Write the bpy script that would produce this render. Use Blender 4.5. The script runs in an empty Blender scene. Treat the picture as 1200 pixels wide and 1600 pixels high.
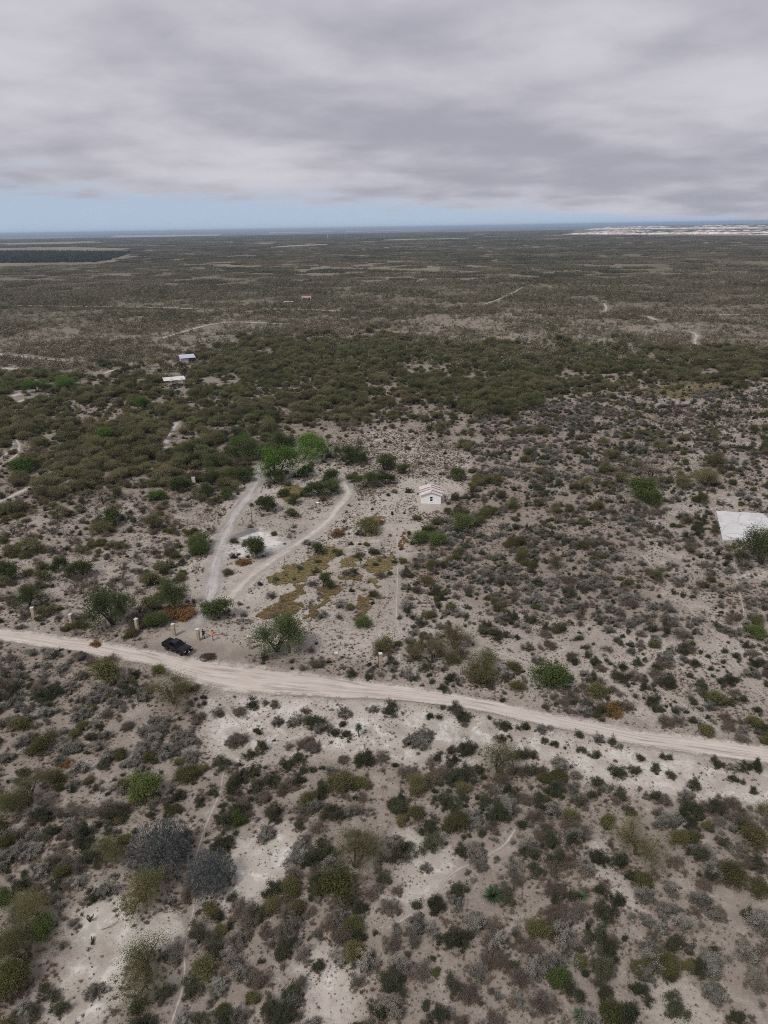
import bpy, bmesh, math, random
import numpy as np
from mathutils import Vector, Matrix, Euler

# ------------------------------------------------------------------ camera, sky, sun, exposure
SC = bpy.context.scene
COL = SC.collection
R = math.radians
CAM_H, FPX, PITCH, ROLL = 65.0, 1128.0, R(21.5), R(-0.97)
cam_d = bpy.data.cameras.new('camera')
cam = bpy.data.objects.new('camera', cam_d)
COL.objects.link(cam)
cam_d.sensor_width = 36.0
cam_d.sensor_fit = 'AUTO'
cam_d.lens = 36.0 * FPX / 1600.0
cam_d.clip_start, cam_d.clip_end = 0.5, 120000.0
CROT = Matrix.Rotation(math.pi / 2 - PITCH, 3, 'X') @ Matrix.Rotation(ROLL, 3, 'Z')
cam.matrix_world = Matrix.Translation((0, 0, CAM_H)) @ CROT.to_4x4()
SC.camera = cam

SUN_EL, SUN_AZ = R(52), R(-138)          # azimuth measured from +Y towards +X
SC.view_settings.view_transform = 'Standard'
SC.view_settings.look = 'None'
SC.view_settings.gamma = 1.0
SC.view_settings.use_curve_mapping = False
SC.view_settings.exposure = 0.46
SC.cycles.max_bounces = 6
SC.cycles.diffuse_bounces = 3
SC.cycles.glossy_bounces = 2
SC.cycles.transmission_bounces = 2
SC.cycles.transparent_max_bounces = 8
SC.cycles.use_denoising = False
SC.cycles.filter_width = 1.0

W = bpy.data.worlds.new('World')
SC.world = W
W.use_nodes = True


class NT:
    """tiny helper to write node trees"""
    def __init__(self, tree):
        self.t = tree

    def n(self, typ, **kw):
        nd = self.t.nodes.new(typ)
        for k, v in kw.items():
            setattr(nd, k, v)
        return nd

    def link(self, a, b):
        self.t.links.new(a, b)

    def put(self, sock, v):
        if hasattr(v, 'is_output') or isinstance(v, bpy.types.NodeSocket):
            self.link(v, sock)
        else:
            sock.default_value = v

    def math(self, op, a, b=0.0, c=None, clamp=False):
        nd = self.n('ShaderNodeMath', operation=op, use_clamp=clamp)
        self.put(nd.inputs[0], a)
        self.put(nd.inputs[1], b)
        if c is not None:
            self.put(nd.inputs[2], c)
        return nd.outputs[0]

    def smooth(self, v, lo, hi, a=0.0, b=1.0):
        nd = self.n('ShaderNodeMapRange', interpolation_type='SMOOTHSTEP')
        self.put(nd.inputs['Value'], v)
        nd.inputs['From Min'].default_value = lo
        nd.inputs['From Max'].default_value = hi
        nd.inputs['To Min'].default_value = a
        nd.inputs['To Max'].default_value = b
        return nd.outputs['Result']

    def noise(self, vec, scale, detail=4.0, rough=0.55, dist=0.0):
        nd = self.n('ShaderNodeTexNoise')
        if vec is not None:
            self.link(vec, nd.inputs['Vector'])
        nd.inputs['Scale'].default_value = scale
        nd.inputs['Detail'].default_value = detail
        nd.inputs['Roughness'].default_value = rough
        nd.inputs['Distortion'].default_value = dist
        return nd.outputs['Fac']

    def mix(self, f, a, b, mode='MIX'):
        nd = self.n('ShaderNodeMix', data_type='RGBA', blend_type=mode)
        self.put(nd.inputs[0], f)
        for s, v in ((nd.inputs[6], a), (nd.inputs[7], b)):
            if isinstance(v, (tuple, list)):
                s.default_value = (*v[:3], 1.0)
            else:
                self.link(v, s)
        return nd.outputs[2]


def build_world():
    t = W.node_tree
    t.nodes.clear()
    g = NT(t)
    out = g.n('ShaderNodeOutputWorld')
    bg = g.n('ShaderNodeBackground')
    sky = g.n('ShaderNodeTexSky', sky_type='NISHITA')
    sky.sun_disc = False
    sky.sun_elevation = SUN_EL
    sky.sun_rotation = SUN_AZ
    sky.altitude = 200.0
    sky.air_density = 1.0
    sky.dust_density = 0.0
    sky.ozone_density = 1.5
    tc = g.n('ShaderNodeTexCoord')
    sep = g.n('ShaderNodeSeparateXYZ')
    g.link(tc.outputs['Generated'], sep.inputs[0])
    x, y, z = sep.outputs
    # moist blue air under the cloud: no yellow rim on the clear sky
    cv = g.n('ShaderNodeCombineXYZ')
    g.link(x, cv.inputs[0])
    g.link(y, cv.inputs[1])
    g.link(g.math('ADD', g.math('MAXIMUM', z, 0.0), 0.30), cv.inputs[2])
    vn = g.n('ShaderNodeVectorMath', operation='NORMALIZE')
    g.link(cv.outputs[0], vn.inputs[0])
    g.link(vn.outputs[0], sky.inputs['Vector'])
    zz = g.math('MAXIMUM', z, 0.004)
    u = g.math('DIVIDE', x, zz)
    v = g.math('DIVIDE', y, zz)
    # cloud deck: a flat sheet of stratus seen from below
    zs = g.math('ADD', g.math('MAXIMUM', z, 0.0), 0.15)
    comb = g.n('ShaderNodeCombineXYZ')
    g.link(g.math('DIVIDE', x, zs), comb.inputs[0])
    g.link(g.math('DIVIDE', y, zs), comb.inputs[1])
    comb.inputs[2].default_value = 3.7
    n1 = g.noise(comb.outputs[0], 0.70, 3.0, 0.42, 0.1)
    n2 = g.noise(comb.outputs[0], 2.4, 5.0, 0.52, 0.1)
    nn = g.math('ADD', g.math('MULTIPLY', n1, 0.64), g.math('MULTIPLY', n2, 0.36))
    f = g.smooth(nn, 0.36, 0.66)
    cloud = g.mix(f, (0.274, 0.274, 0.322), (0.446, 0.438, 0.478))
    # far edge of the deck, a long front with clear air beyond it
    edge = g.math('SUBTRACT', g.math('SUBTRACT', v, g.math('MULTIPLY', u, 1.85)), 33.0)
    edge = g.math('ADD', edge, g.math('MULTIPLY', g.math('SUBTRACT', n2, 0.5), 60.0))
    m = g.smooth(edge, -12.0, 16.0)
    skyc = g.mix(1.0, sky.outputs[0], (0.12, 0.12, 0.12), 'MULTIPLY')
    skyc = g.mix(0.76, skyc, (0.360, 0.410, 0.475))
    col = g.mix(m, cloud, skyc)
    g.link(col, bg.inputs['Color'])
    bg.inputs['Strength'].default_value = 1.0
    g.link(bg.outputs[0], out.inputs['Surface'])


build_world()
sun_d = bpy.data.lights.new('sun', 'SUN')
sun_d.energy = 1.5
sun_d.angle = R(10)
sun_d.color = (1.0, 0.965, 0.92)
sun = bpy.data.objects.new('sun', sun_d)
COL.objects.link(sun)
sdir = Vector((math.sin(SUN_AZ) * math.cos(SUN_EL), math.cos(SUN_AZ) * math.cos(SUN_EL), math.sin(SUN_EL)))
sun.rotation_euler = sdir.to_track_quat('Z', 'Y').to_euler()
sun.location = (0, 0, 200)

rng = np.random.default_rng(7)

# ------------------------------------------------------------------ image pixels to ground: where things stand
_CR = np.array(CROT)


def G(px, py):
    """image pixel -> ground coordinates in metres, by camera projection"""
    d = _CR @ np.array([(px - 600.0) / FPX, (800.0 - py) / FPX, -1.0])  # camera ray through the image pixel
    t = -CAM_H / d[2]
    return (d[0] * t, d[1] * t)


def GP(pts):
    return np.array([G(*p) for p in pts])


def ppm(x, y):
    """image pixels per metre across at a ground point"""
    d = np.array([x, y, -CAM_H])
    return FPX / (_CR.T @ d)[2] * -1.0


def H(x, y):
    """height of the ground, gently rolling near the track, flat far off"""
    x = np.asarray(x, float)
    y = np.asarray(y, float)
    h = (0.16 * np.sin(x / 7.1 + 0.6 + 0.4 * np.sin(y / 13.0)) + 0.14 * np.sin(y / 6.3 + x / 19.0)
         + 0.10 * np.sin((x + y) / 4.1 + 1.0) + 0.07 * np.sin((x - 1.4 * y) / 2.9)
         + 0.35 * np.sin(x / 31.0 + y / 47.0 + 0.5))
    r = np.hypot(x, y)
    return h * np.clip((700.0 - r) / 400.0, 0.0, 1.0)


def inpoly(x, y, poly):
    x = np.asarray(x)
    y = np.asarray(y)
    c = np.zeros(x.shape, bool)
    n = len(poly)
    for i in range(n):
        x0, y0 = poly[i]
        x1, y1 = poly[(i + 1) % n]
        if y0 == y1:
            continue
        hit = ((y0 > y) != (y1 > y)) & (x < (x1 - x0) * (y - y0) / (y1 - y0) + x0)
        c ^= hit
    return c


def polydist(x, y, line):
    """distance to a polyline"""
    best = np.full(np.shape(x), 1e9)
    for (ax, ay), (bx, by) in zip(line[:-1], line[1:]):
        dx, dy = bx - ax, by - ay
        t = np.clip(((x - ax) * dx + (y - ay) * dy) / (dx * dx + dy * dy + 1e-9), 0, 1)
        best = np.minimum(best, np.hypot(x - ax - t * dx, y - ay - t * dy))
    return best


def vnoise(x, y, seed=0):
    """smooth value noise in 0..1"""
    xi = np.floor(x).astype(np.int64)
    yi = np.floor(y).astype(np.int64)
    fx = x - xi
    fy = y - yi
    fx = fx * fx * (3 - 2 * fx)
    fy = fy * fy * (3 - 2 * fy)

    def hsh(a, b):
        n = (a * 374761393 + b * 668265263 + seed * 982451653) & 0x7fffffff
        n = ((n ^ (n >> 13)) * 1274126177) & 0x7fffffff
        return ((n ^ (n >> 16)) & 0xffff) / 65535.0
    return (hsh(xi, yi) * (1 - fx) * (1 - fy) + hsh(xi + 1, yi) * fx * (1 - fy)
            + hsh(xi, yi + 1) * (1 - fx) * fy + hsh(xi + 1, yi + 1) * fx * fy)


def fbm(x, y, scale, seed=0, octv=4):
    s = 0
    a = 0.5
    tot = 0
    f = 1.0 / scale
    for i in range(octv):
        s = s + a * vnoise(x * f, y * f, seed + i * 17)
        tot += a
        a *= 0.55
        f *= 2.03
    return s / tot


# ------------------------------------------------------------------ mesh and object helpers
def mk_mesh(name, verts, polys, attrs=None, mats=(), matidx=None, smooth=False):
    """verts (N,3); polys list of index arrays (M,k)"""
    me = bpy.data.meshes.new(name)
    verts = np.asarray(verts, np.float32)
    me.vertices.add(len(verts))
    me.vertices.foreach_set('co', verts.ravel())
    polys = [np.asarray(p, np.int32) for p in polys if len(p)]
    tot = np.concatenate([np.full(len(p), p.shape[1], np.int32) for p in polys])
    loops = np.concatenate([p.ravel() for p in polys])
    me.loops.add(len(loops))
    me.loops.foreach_set('vertex_index', loops)
    start = np.concatenate([[0], np.cumsum(tot)[:-1]]).astype(np.int32)
    me.polygons.add(len(tot))
    me.polygons.foreach_set('loop_start', start)
    me.polygons.foreach_set('loop_total', tot)
    if matidx is not None:
        me.polygons.foreach_set('material_index', np.asarray(matidx, np.int32))
    if smooth:
        me.polygons.foreach_set('use_smooth', np.ones(len(tot), bool))
    for k, v in (attrs or {}).items():
        a = me.attributes.new(k, 'FLOAT', 'POINT')
        a.data.foreach_set('value', np.asarray(v, np.float32))
    for m in mats:
        me.materials.append(m)
    me.update(calc_edges=True)
    return me


def put(name, me, loc=(0, 0, 0), rz=0.0, scale=1.0, parent=None):
    o = bpy.data.objects.new(name, me)
    COL.objects.link(o)
    o.location = loc
    o.rotation_euler = (0, 0, rz)
    if scale != 1.0:
        o.scale = (scale,) * 3
    if parent is not None:
        o.parent = parent
    return o


def tag(o, label=None, cat=None, group=None, kind=None):
    if label:
        o['label'] = label
    if cat:
        o['category'] = cat
    if group:
        o['group'] = group
    if kind:
        o['kind'] = kind
    return o


class MB:
    """collects simple solids into one mesh"""
    def __init__(self):
        self.bm = bmesh.new()

    def box(self, c, s, rot=None, bevel=0.0):
        M = Matrix.Translation(c)
        if rot is not None:
            M = M @ Euler(rot).to_matrix().to_4x4()
        M = M @ Matrix.Diagonal((*s, 1.0))
        r = bmesh.ops.create_cube(self.bm, size=1.0, matrix=M)
        if bevel > 0:
            es = list({e for v in r['verts'] for e in v.link_edges})
            bmesh.ops.bevel(self.bm, geom=es, offset=bevel, segments=2, affect='EDGES')
        return self

    def cyl(self, p0, p1, r0, r1=None, n=8, caps=True):
        p0, p1 = Vector(p0), Vector(p1)
        d = p1 - p0
        M = Matrix.Translation((p0 + p1) / 2) @ d.to_track_quat('Z', 'Y').to_matrix().to_4x4()
        bmesh.ops.create_cone(self.bm, cap_ends=caps, segments=n, radius1=r0,
                              radius2=r0 if r1 is None else r1, depth=d.length, matrix=M)
        return self

    def ball(self, c, s, u=10, v=7):
        M = Matrix.Translation(c) @ Matrix.Diagonal((*s, 1.0))
        bmesh.ops.create_uvsphere(self.bm, u_segments=u, v_segments=v, radius=1.0, matrix=M)
        return self

    def poly(self, pts):
        self.bm.faces.new([self.bm.verts.new(p) for p in pts])
        return self

    def prism(self, prof, y0, y1):
        """side profile (x,z) extruded across y"""
        a = [self.bm.verts.new((x, y0, z)) for x, z in prof]
        b = [self.bm.verts.new((x, y1, z)) for x, z in prof]
        self.bm.faces.new(a)
        self.bm.faces.new(list(reversed(b)))
        n = len(prof)
        for i in range(n):
            j = (i + 1) % n
            self.bm.faces.new((a[j], a[i], b[i], b[j]))
        return self

    def loft(self, rings, cap=True):
        rs = [[self.bm.verts.new(p) for p in r] for r in rings]
        n = len(rs[0])
        for a, b in zip(rs[:-1], rs[1:]):
            for i in range(n):
                j = (i + 1) % n
                self.bm.faces.new((a[i], a[j], b[j], b[i]))
        if cap:
            self.bm.faces.new(list(reversed(rs[0])))
            self.bm.faces.new(rs[-1])
        return self

    def build(self, name, mat, parent=None, loc=(0, 0, 0), rz=0.0, smooth=False):
        bmesh.ops.recalc_face_normals(self.bm, faces=self.bm.faces)
        me = bpy.data.meshes.new(name)
        self.bm.to_mesh(me)
        self.bm.free()
        if smooth:
            me.polygons.foreach_set('use_smooth', np.ones(len(me.polygons), bool))
        me.materials.append(mat)
        return put(name, me, loc, rz, 1.0, parent)


def empty(name, loc, rz=0.0, scale=1.0):
    return put(name, None, loc, rz, scale)


# ------------------------------------------------------------------ materials
def new_mat(name, rough=0.85, spec=0.2):
    m = bpy.data.materials.new(name)
    m.use_nodes = True
    g = NT(m.node_tree)
    b = m.node_tree.nodes['Principled BSDF']
    b.inputs['Roughness'].default_value = rough
    b.inputs['Specular IOR Level'].default_value = spec
    return m, g, b


def plain(name, col, rough=0.7, var=0.12, scale=6.0, spec=0.3, metal=0.0, bump=0.0):
    m, g, b = new_mat(name, rough, spec)
    b.inputs['Metallic'].default_value = metal
    tc = g.n('ShaderNodeTexCoord')
    n = g.noise(tc.outputs['Object'], scale, 5.0, 0.6)
    lo = tuple(c * (1 - var * 1.6) for c in col)
    hi = tuple(min(1.0, c * (1 + var)) for c in col)
    g.link(g.mix(g.smooth(n, 0.3, 0.7), lo, hi), b.inputs['Base Color'])
    if bump:
        bp = g.n('ShaderNodeBump')
        bp.inputs['Strength'].default_value = bump
        bp.inputs['Distance'].default_value = 0.03
        g.link(n, bp.inputs['Height'])
        g.link(bp.outputs[0], b.inputs['Normal'])
    return m


def leaf_mat(name, lo, hi, alt, transl=0.18, zone=0.0, altscale=0.012, vr=0.55):
    """foliage: colour varies leaf by leaf (v), plant by plant, and slowly across the country"""
    m, g, b = new_mat(name, 0.75, 0.12)
    at = g.n('ShaderNodeAttribute', attribute_name='v')
    oi = g.n('ShaderNodeObjectInfo')
    c = g.mix(at.outputs['Fac'], lo, hi)
    k = g.smooth(oi.outputs['Random'], 0.35, 1.0)
    if zone > 0:
        nz = g.noise(oi.outputs['Location'], altscale, 3.0, 0.6)
        k = g.math('ADD', g.math('MULTIPLY', k, 1 - zone), g.math('MULTIPLY', g.smooth(nz, 0.42, 0.6), zone))
    c = g.mix(g.math('MULTIPLY', k, 0.75), c, alt)
    hv = g.n('ShaderNodeHueSaturation')
    g.link(c, hv.inputs['Color'])
    rr = g.math('FRACT', g.math('MULTIPLY', oi.outputs['Random'], 7.31))
    g.link(g.math('ADD', g.math('MULTIPLY', rr, vr), 1.0 - vr * 0.5), hv.inputs['Value'])
    g.link(hv.outputs[0], b.inputs['Base Color'])
    tr = g.n('ShaderNodeBsdfTranslucent')
    g.link(hv.outputs[0], tr.inputs['Color'])
    mx = g.n('ShaderNodeMixShader')
    mx.inputs[0].default_value = transl
    g.link(b.outputs[0], mx.inputs[1])
    g.link(tr.outputs[0], mx.inputs[2])
    g.link(mx.outputs[0], m.node_tree.nodes['Material Output'].inputs['Surface'])
    return m


LM = {
    'D': leaf_mat('leaf_dark_green', (0.036, 0.040, 0.023), (0.115, 0.122, 0.070), (0.110, 0.102, 0.068), 0.2),
    'G': leaf_mat('leaf_grey', (0.088, 0.080, 0.066), (0.350, 0.332, 0.284), (0.195, 0.168, 0.136), 0.25),
    'B': leaf_mat('twig_brown', (0.120, 0.092, 0.072), (0.260, 0.205, 0.160), (0.205, 0.178, 0.155), 0.25),
    'O': leaf_mat('leaf_olive', (0.060, 0.064, 0.024), (0.195, 0.190, 0.072), (0.165, 0.142, 0.068), 0.3),
    'K': leaf_mat('leaf_bright_green', (0.048, 0.072, 0.020), (0.150, 0.200, 0.058), (0.130, 0.150, 0.048), 0.3),
    'M': leaf_mat('leaf_mesquite', (0.062, 0.068, 0.028), (0.205, 0.205, 0.090), (0.205, 0.170, 0.100), 0.28, 0.5, 0.014, 0.75),
    'Q': leaf_mat('leaf_fresh_green', (0.045, 0.085, 0.016), (0.150, 0.250, 0.050), (0.120, 0.190, 0.040), 0.3),
    'H': leaf_mat('leaf_green_tree', (0.034, 0.048, 0.016), (0.130, 0.160, 0.058), (0.105, 0.120, 0.042), 0.28),
    'S': leaf_mat('leaf_silver', (0.060, 0.065, 0.062), (0.210, 0.225, 0.215), (0.120, 0.135, 0.120), 0.2),
    'Y': leaf_mat('leaf_yucca', (0.055, 0.095, 0.055), (0.140, 0.205, 0.105), (0.110, 0.155, 0.065), 0.15),
    'C': leaf_mat('cactus_skin', (0.045, 0.050, 0.028), (0.075, 0.078, 0.045), (0.070, 0.062, 0.040), 0.0),
    'R': leaf_mat('leaf_rust', (0.150, 0.080, 0.038), (0.300, 0.150, 0.065), (0.220, 0.150, 0.050), 0.2),
    'F': leaf_mat('leaf_far_scrub', (0.072, 0.070, 0.038), (0.215, 0.198, 0.120), (0.250, 0.204, 0.154), 0.2, 0.7, 0.007, 1.0),
    'P': leaf_mat('leaf_far_patch', (0.066, 0.064, 0.036), (0.190, 0.175, 0.110), (0.235, 0.194, 0.142), 0.2, 0.8, 0.0024, 0.8),
    'N': leaf_mat('leaf_plantation', (0.035, 0.042, 0.030), (0.075, 0.084, 0.058), (0.055, 0.060, 0.044), 0.15),
}
BARK = plain('bark', (0.085, 0.070, 0.058), 0.9, 0.3, 8.0, 0.1)
GREYWOOD = plain('dry_wood', (0.200, 0.175, 0.155), 0.9, 0.3, 8.0, 0.1)


# ------------------------------------------------------------------ layout of the setting (traced in image pixels)
ROAD_TOP = [(-140, 962), (-60, 973), (0, 981), (100, 997), (200, 1012), (250, 1021), (300, 1031), (400, 1040), (500, 1055), (600, 1068),
            (700, 1085), (800, 1103), (900, 1121), (1000, 1137), (1100, 1151), (1200, 1166), (1300, 1180), (1400, 1194)]
ROAD_BOT = [(-140, 985), (-60, 996), (0, 1004), (100, 1021), (200, 1041), (255, 1052), (310, 1080), (380, 1091), (450, 1095), (550, 1100),
            (640, 1103), (710, 1109), (800, 1128), (900, 1149), (1000, 1169), (1100, 1183), (1200, 1196), (1300, 1210), (1400, 1225)]
ROAD_POLY = np.concatenate([GP(ROAD_TOP), GP(ROAD_BOT)[::-1]])
# name, width m, image pixels, tone 0 pale .. 1 grey, label words
STRIPS = [
    ('dirt_track', 3.9, [(296, 996), (318, 965), (330, 930), (336, 890), (346, 850), (364, 808), (390, 775), (405, 748), (404, 722)], 0.8),
    ('dirt_track', 3.7, [(332, 962), (372, 920), (430, 872), (490, 832), (528, 794), (545, 772), (540, 752), (528, 740)], 0.25),
    ('footpath', 0.38, [(262, 1612), (280, 1570), (291, 1530), (288, 1490), (298, 1450), (306, 1410), (300, 1370), (310, 1330), (322, 1290), (345, 1240), (350, 1205), (370, 1180), (392, 1165), (385, 1140), (362, 1122), (348, 1098)], 0.0),
    ('footpath', 0.45, [(598, 1462), (640, 1440), (680, 1405), (702, 1368), (748, 1348), (790, 1325), (810, 1290)], 0.1),
    ('footpath', 0.35, [(735, 1012), (780, 1018), (830, 1035), (880, 1055), (950, 1058), (1010, 1066), (1060, 1092), (1110, 1100)], 0.1),
    ('footpath', 0.35, [(1000, 862), (1050, 915), (1085, 960), (1130, 1000), (1150, 1035), (1170, 1060), (1200, 1090)], 0.1),
    ('footpath', 0.35, [(1146, 860), (1150, 900), (1165, 960), (1150, 1000), (1160, 1030), (1185, 1065)], 0.1),
    ('footpath', 0.35, [(1030, 1020), (1005, 1045), (1030, 1075), (1080, 1110), (1130, 1148)], 0.1),
    ('footpath', 0.5, [(620, 1055), (628, 1010), (618, 960), (622, 905), (620, 850), (625, 820)], 0.1),
    ('footpath', 0.5, [(545, 860), (560, 842), (600, 835), (615, 820)], 0.1),
    ('dirt_track', 1.0, [(-20, 733), (5, 716), (20, 703), (22, 692), (12, 686)], 0.0),
    ('dirt_track', 1.0, [(-20, 742), (8, 727), (28, 712), (32, 698), (24, 688)], 0.0),
    ('dirt_track', 2.0, [(-10, 790), (15, 778), (40, 766), (60, 757)], 0.2),
    ('dirt_track', 2.6, [(262, 712), (258, 695), (266, 676), (278, 658)], 0.2),
    ('dirt_track', 6.0, [(-40, 640), (20, 632), (60, 618)], 0.0),
    ('dirt_track', 4.0, [(150, 588), (170, 580), (200, 575)], 0.0),
    ('dirt_track', 7.0, [(-40, 628), (10, 622), (50, 612), (80, 605)], 0.0),
    ('dirt_track', 9.0, [(-40, 552), (20, 556), (70, 561), (120, 566)], 0.1),
    ('dirt_track', 7.0, [(-40, 576), (15, 576), (45, 580)], 0.1),
    ('dirt_track', 8.0, [(-30, 478), (60, 478), (140, 480), (220, 480), (310, 483)], 0.1),
    ('dirt_track', 9.0, [(390, 487), (430, 483), (480, 484), (540, 487), (610, 488)], 0.1),
    ('dirt_track', 6.0, [(248, 530), (290, 518), (330, 507), (365, 503), (410, 505), (450, 507)], 0.15),
    ('dirt_track', 4.0, [(750, 478), (775, 470), (800, 459), (818, 449)], 0.0),
    ('dirt_track', 4.0, [(942, 490), (948, 483), (944, 474)], 0.0),
    ('dirt_track', 6.0, [(985, 492), (1010, 494), (1030, 502)], 0.0),
    ('dirt_track', 5.0, [(1070, 492), (1130, 492), (1210, 493)], 0.2),
    ('dirt_track', 4.0, [(1075, 517), (1090, 523), (1084, 535), (1092, 545), (1120, 553)], 0.0),
]
STRIP_W = [(n, w, GP(p), t) for n, w, p, t in STRIPS]

Z = {k: GP(v) for k, v in {
    'clearing': [(262, 1000), (285, 900), (325, 810), (385, 745), (440, 700), (520, 685), (620, 668), (738, 706), (735, 760), (700, 800), (640, 850), (622, 960), (602, 1040), (430, 1025)],
    'left_sparse': [(-200, 1000), (-200, 800), (0, 800), (120, 792), (200, 785), (250, 790), (325, 805), (285, 900), (262, 1010), (100, 1000)],
    'wood': [(-300, 840), (-300, 570), (0, 590), (150, 575), (250, 575), (330, 540), (560, 522), (830, 545), (1060, 540), (1500, 560), (1500, 605), (1200, 603), (1000, 612), (830, 632), (740, 655), (620, 640), (520, 668), (440, 682), (370, 735), (300, 772), (200, 785), (120, 792), (0, 800)],
    'right_dense': [(640, 900), (700, 800), (735, 760), (740, 655), (830, 632), (1000, 612), (1040, 690), (1040, 760), (1000, 800), (1010, 880), (1055, 960), (1060, 1000), (900, 965), (760, 955)],
    'right_sparse': [(1000, 612), (1200, 603), (1500, 600), (1500, 1010), (1060, 1000), (1010, 880), (1000, 800), (1040, 760), (1040, 690)],
    'verge_north': [(602, 1040), (622, 960), (640, 900), (760, 955), (900, 965), (1060, 1000), (1500, 1010), (1500, 1210), (1200, 1166), (900, 1121), (600, 1068)],
    'near_left': [(-300, 985), (0, 1004), (200, 1041), (255, 1052), (310, 1080), (335, 1110), (325, 1180), (240, 1195), (180, 1185), (120, 1200), (0, 1290), (-300, 1300)],
    'near_verge': [(310, 1080), (450, 1095), (640, 1103), (800, 1128), (1000, 1169), (1200, 1196), (1500, 1240), (1500, 1290), (1180, 1262), (1050, 1240), (900, 1215), (840, 1205), (700, 1200), (580, 1195), (500, 1180), (400, 1195), (335, 1200)],
    'bare_a': [(140, 1400), (205, 1412), (290, 1440), (275, 1470), (200, 1500), (195, 1560), (150, 1610), (70, 1610), (100, 1540), (120, 1480)],
    'bare_b': [(355, 1330), (440, 1290), (470, 1310), (460, 1350), (430, 1420), (380, 1400), (335, 1430), (310, 1400)],
    'bare_c': [(455, 1500), (500, 1470), (550, 1480), (545, 1610), (470, 1610), (480, 1540)],
    'bare_d': [(630, 1290), (720, 1350), (690, 1400), (640, 1440), (590, 1460), (640, 1380)],
    'bare_e': [(950, 1380), (985, 1390), (990, 1420), (960, 1430)],
    'bare_f': [(930, 1300), (955, 1330), (960, 1380), (930, 1375), (915, 1320)],
    'bare_g': [(1010, 1530), (1060, 1540), (1110, 1570), (1130, 1610), (1020, 1610)],
}.items()}
SLAB = GP([(1119, 799), (1192, 803), (1236, 845), (1129, 844)])
APRON = GP([(232, 1005), (262, 996), (300, 994), (350, 1000), (375, 1012), (390, 1045), (240, 1050)])
HOUSE_C = np.array(G(673, 787)) + np.array([0.2, 2.9])


def bare_mask(x, y, margin=0.0):
    """True where roads, tracks, house or slab leave no room for plants"""
    m = inpoly(x, y, ROAD_POLY)
    for n, w, line, t in STRIP_W:
        m |= polydist(x, y, line) < w * 0.5 + margin
    m |= inpoly(x, y, SLAB)
    m |= inpoly(x, y, APRON)
    m |= (np.abs(x - HOUSE_C[0]) < 3.6) & (y > HOUSE_C[1] - 8.0) & (y < HOUSE_C[1] + 4.0)
    return m


# ------------------------------------------------------------------ ground
def axis(lo_fine, hi_fine, step, grow, far_lo, far_hi):
    a = list(np.arange(lo_fine, hi_fine + 1e-6, step))
    s = step
    while a[-1] < far_hi:
        s *= grow
        a.append(a[-1] + s)
    s = step
    b = [a[0]]
    while b[-1] > far_lo:
        s *= grow
        b.append(b[-1] - s)
    return np.array(b[1:][::-1] + a)


def litter_at(x, y):
    """share of leaf litter and dry herb cover on the soil"""
    d = np.full(x.shape, 0.70)
    for k, v in (('right_dense', 0.72), ('right_sparse', 0.58), ('verge_north', 0.50), ('left_sparse', 0.60), ('clearing', 0.46),
                 ('wood', 0.78), ('near_left', 0.72), ('near_verge', 0.26), ('bare_a', 0.16), ('bare_b', 0.20), ('bare_c', 0.3),
                 ('bare_d', 0.22), ('bare_e', 0.12), ('bare_f', 0.14), ('bare_g', 0.25)):
        d[inpoly(x, y, Z[k])] = v
    return d


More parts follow.
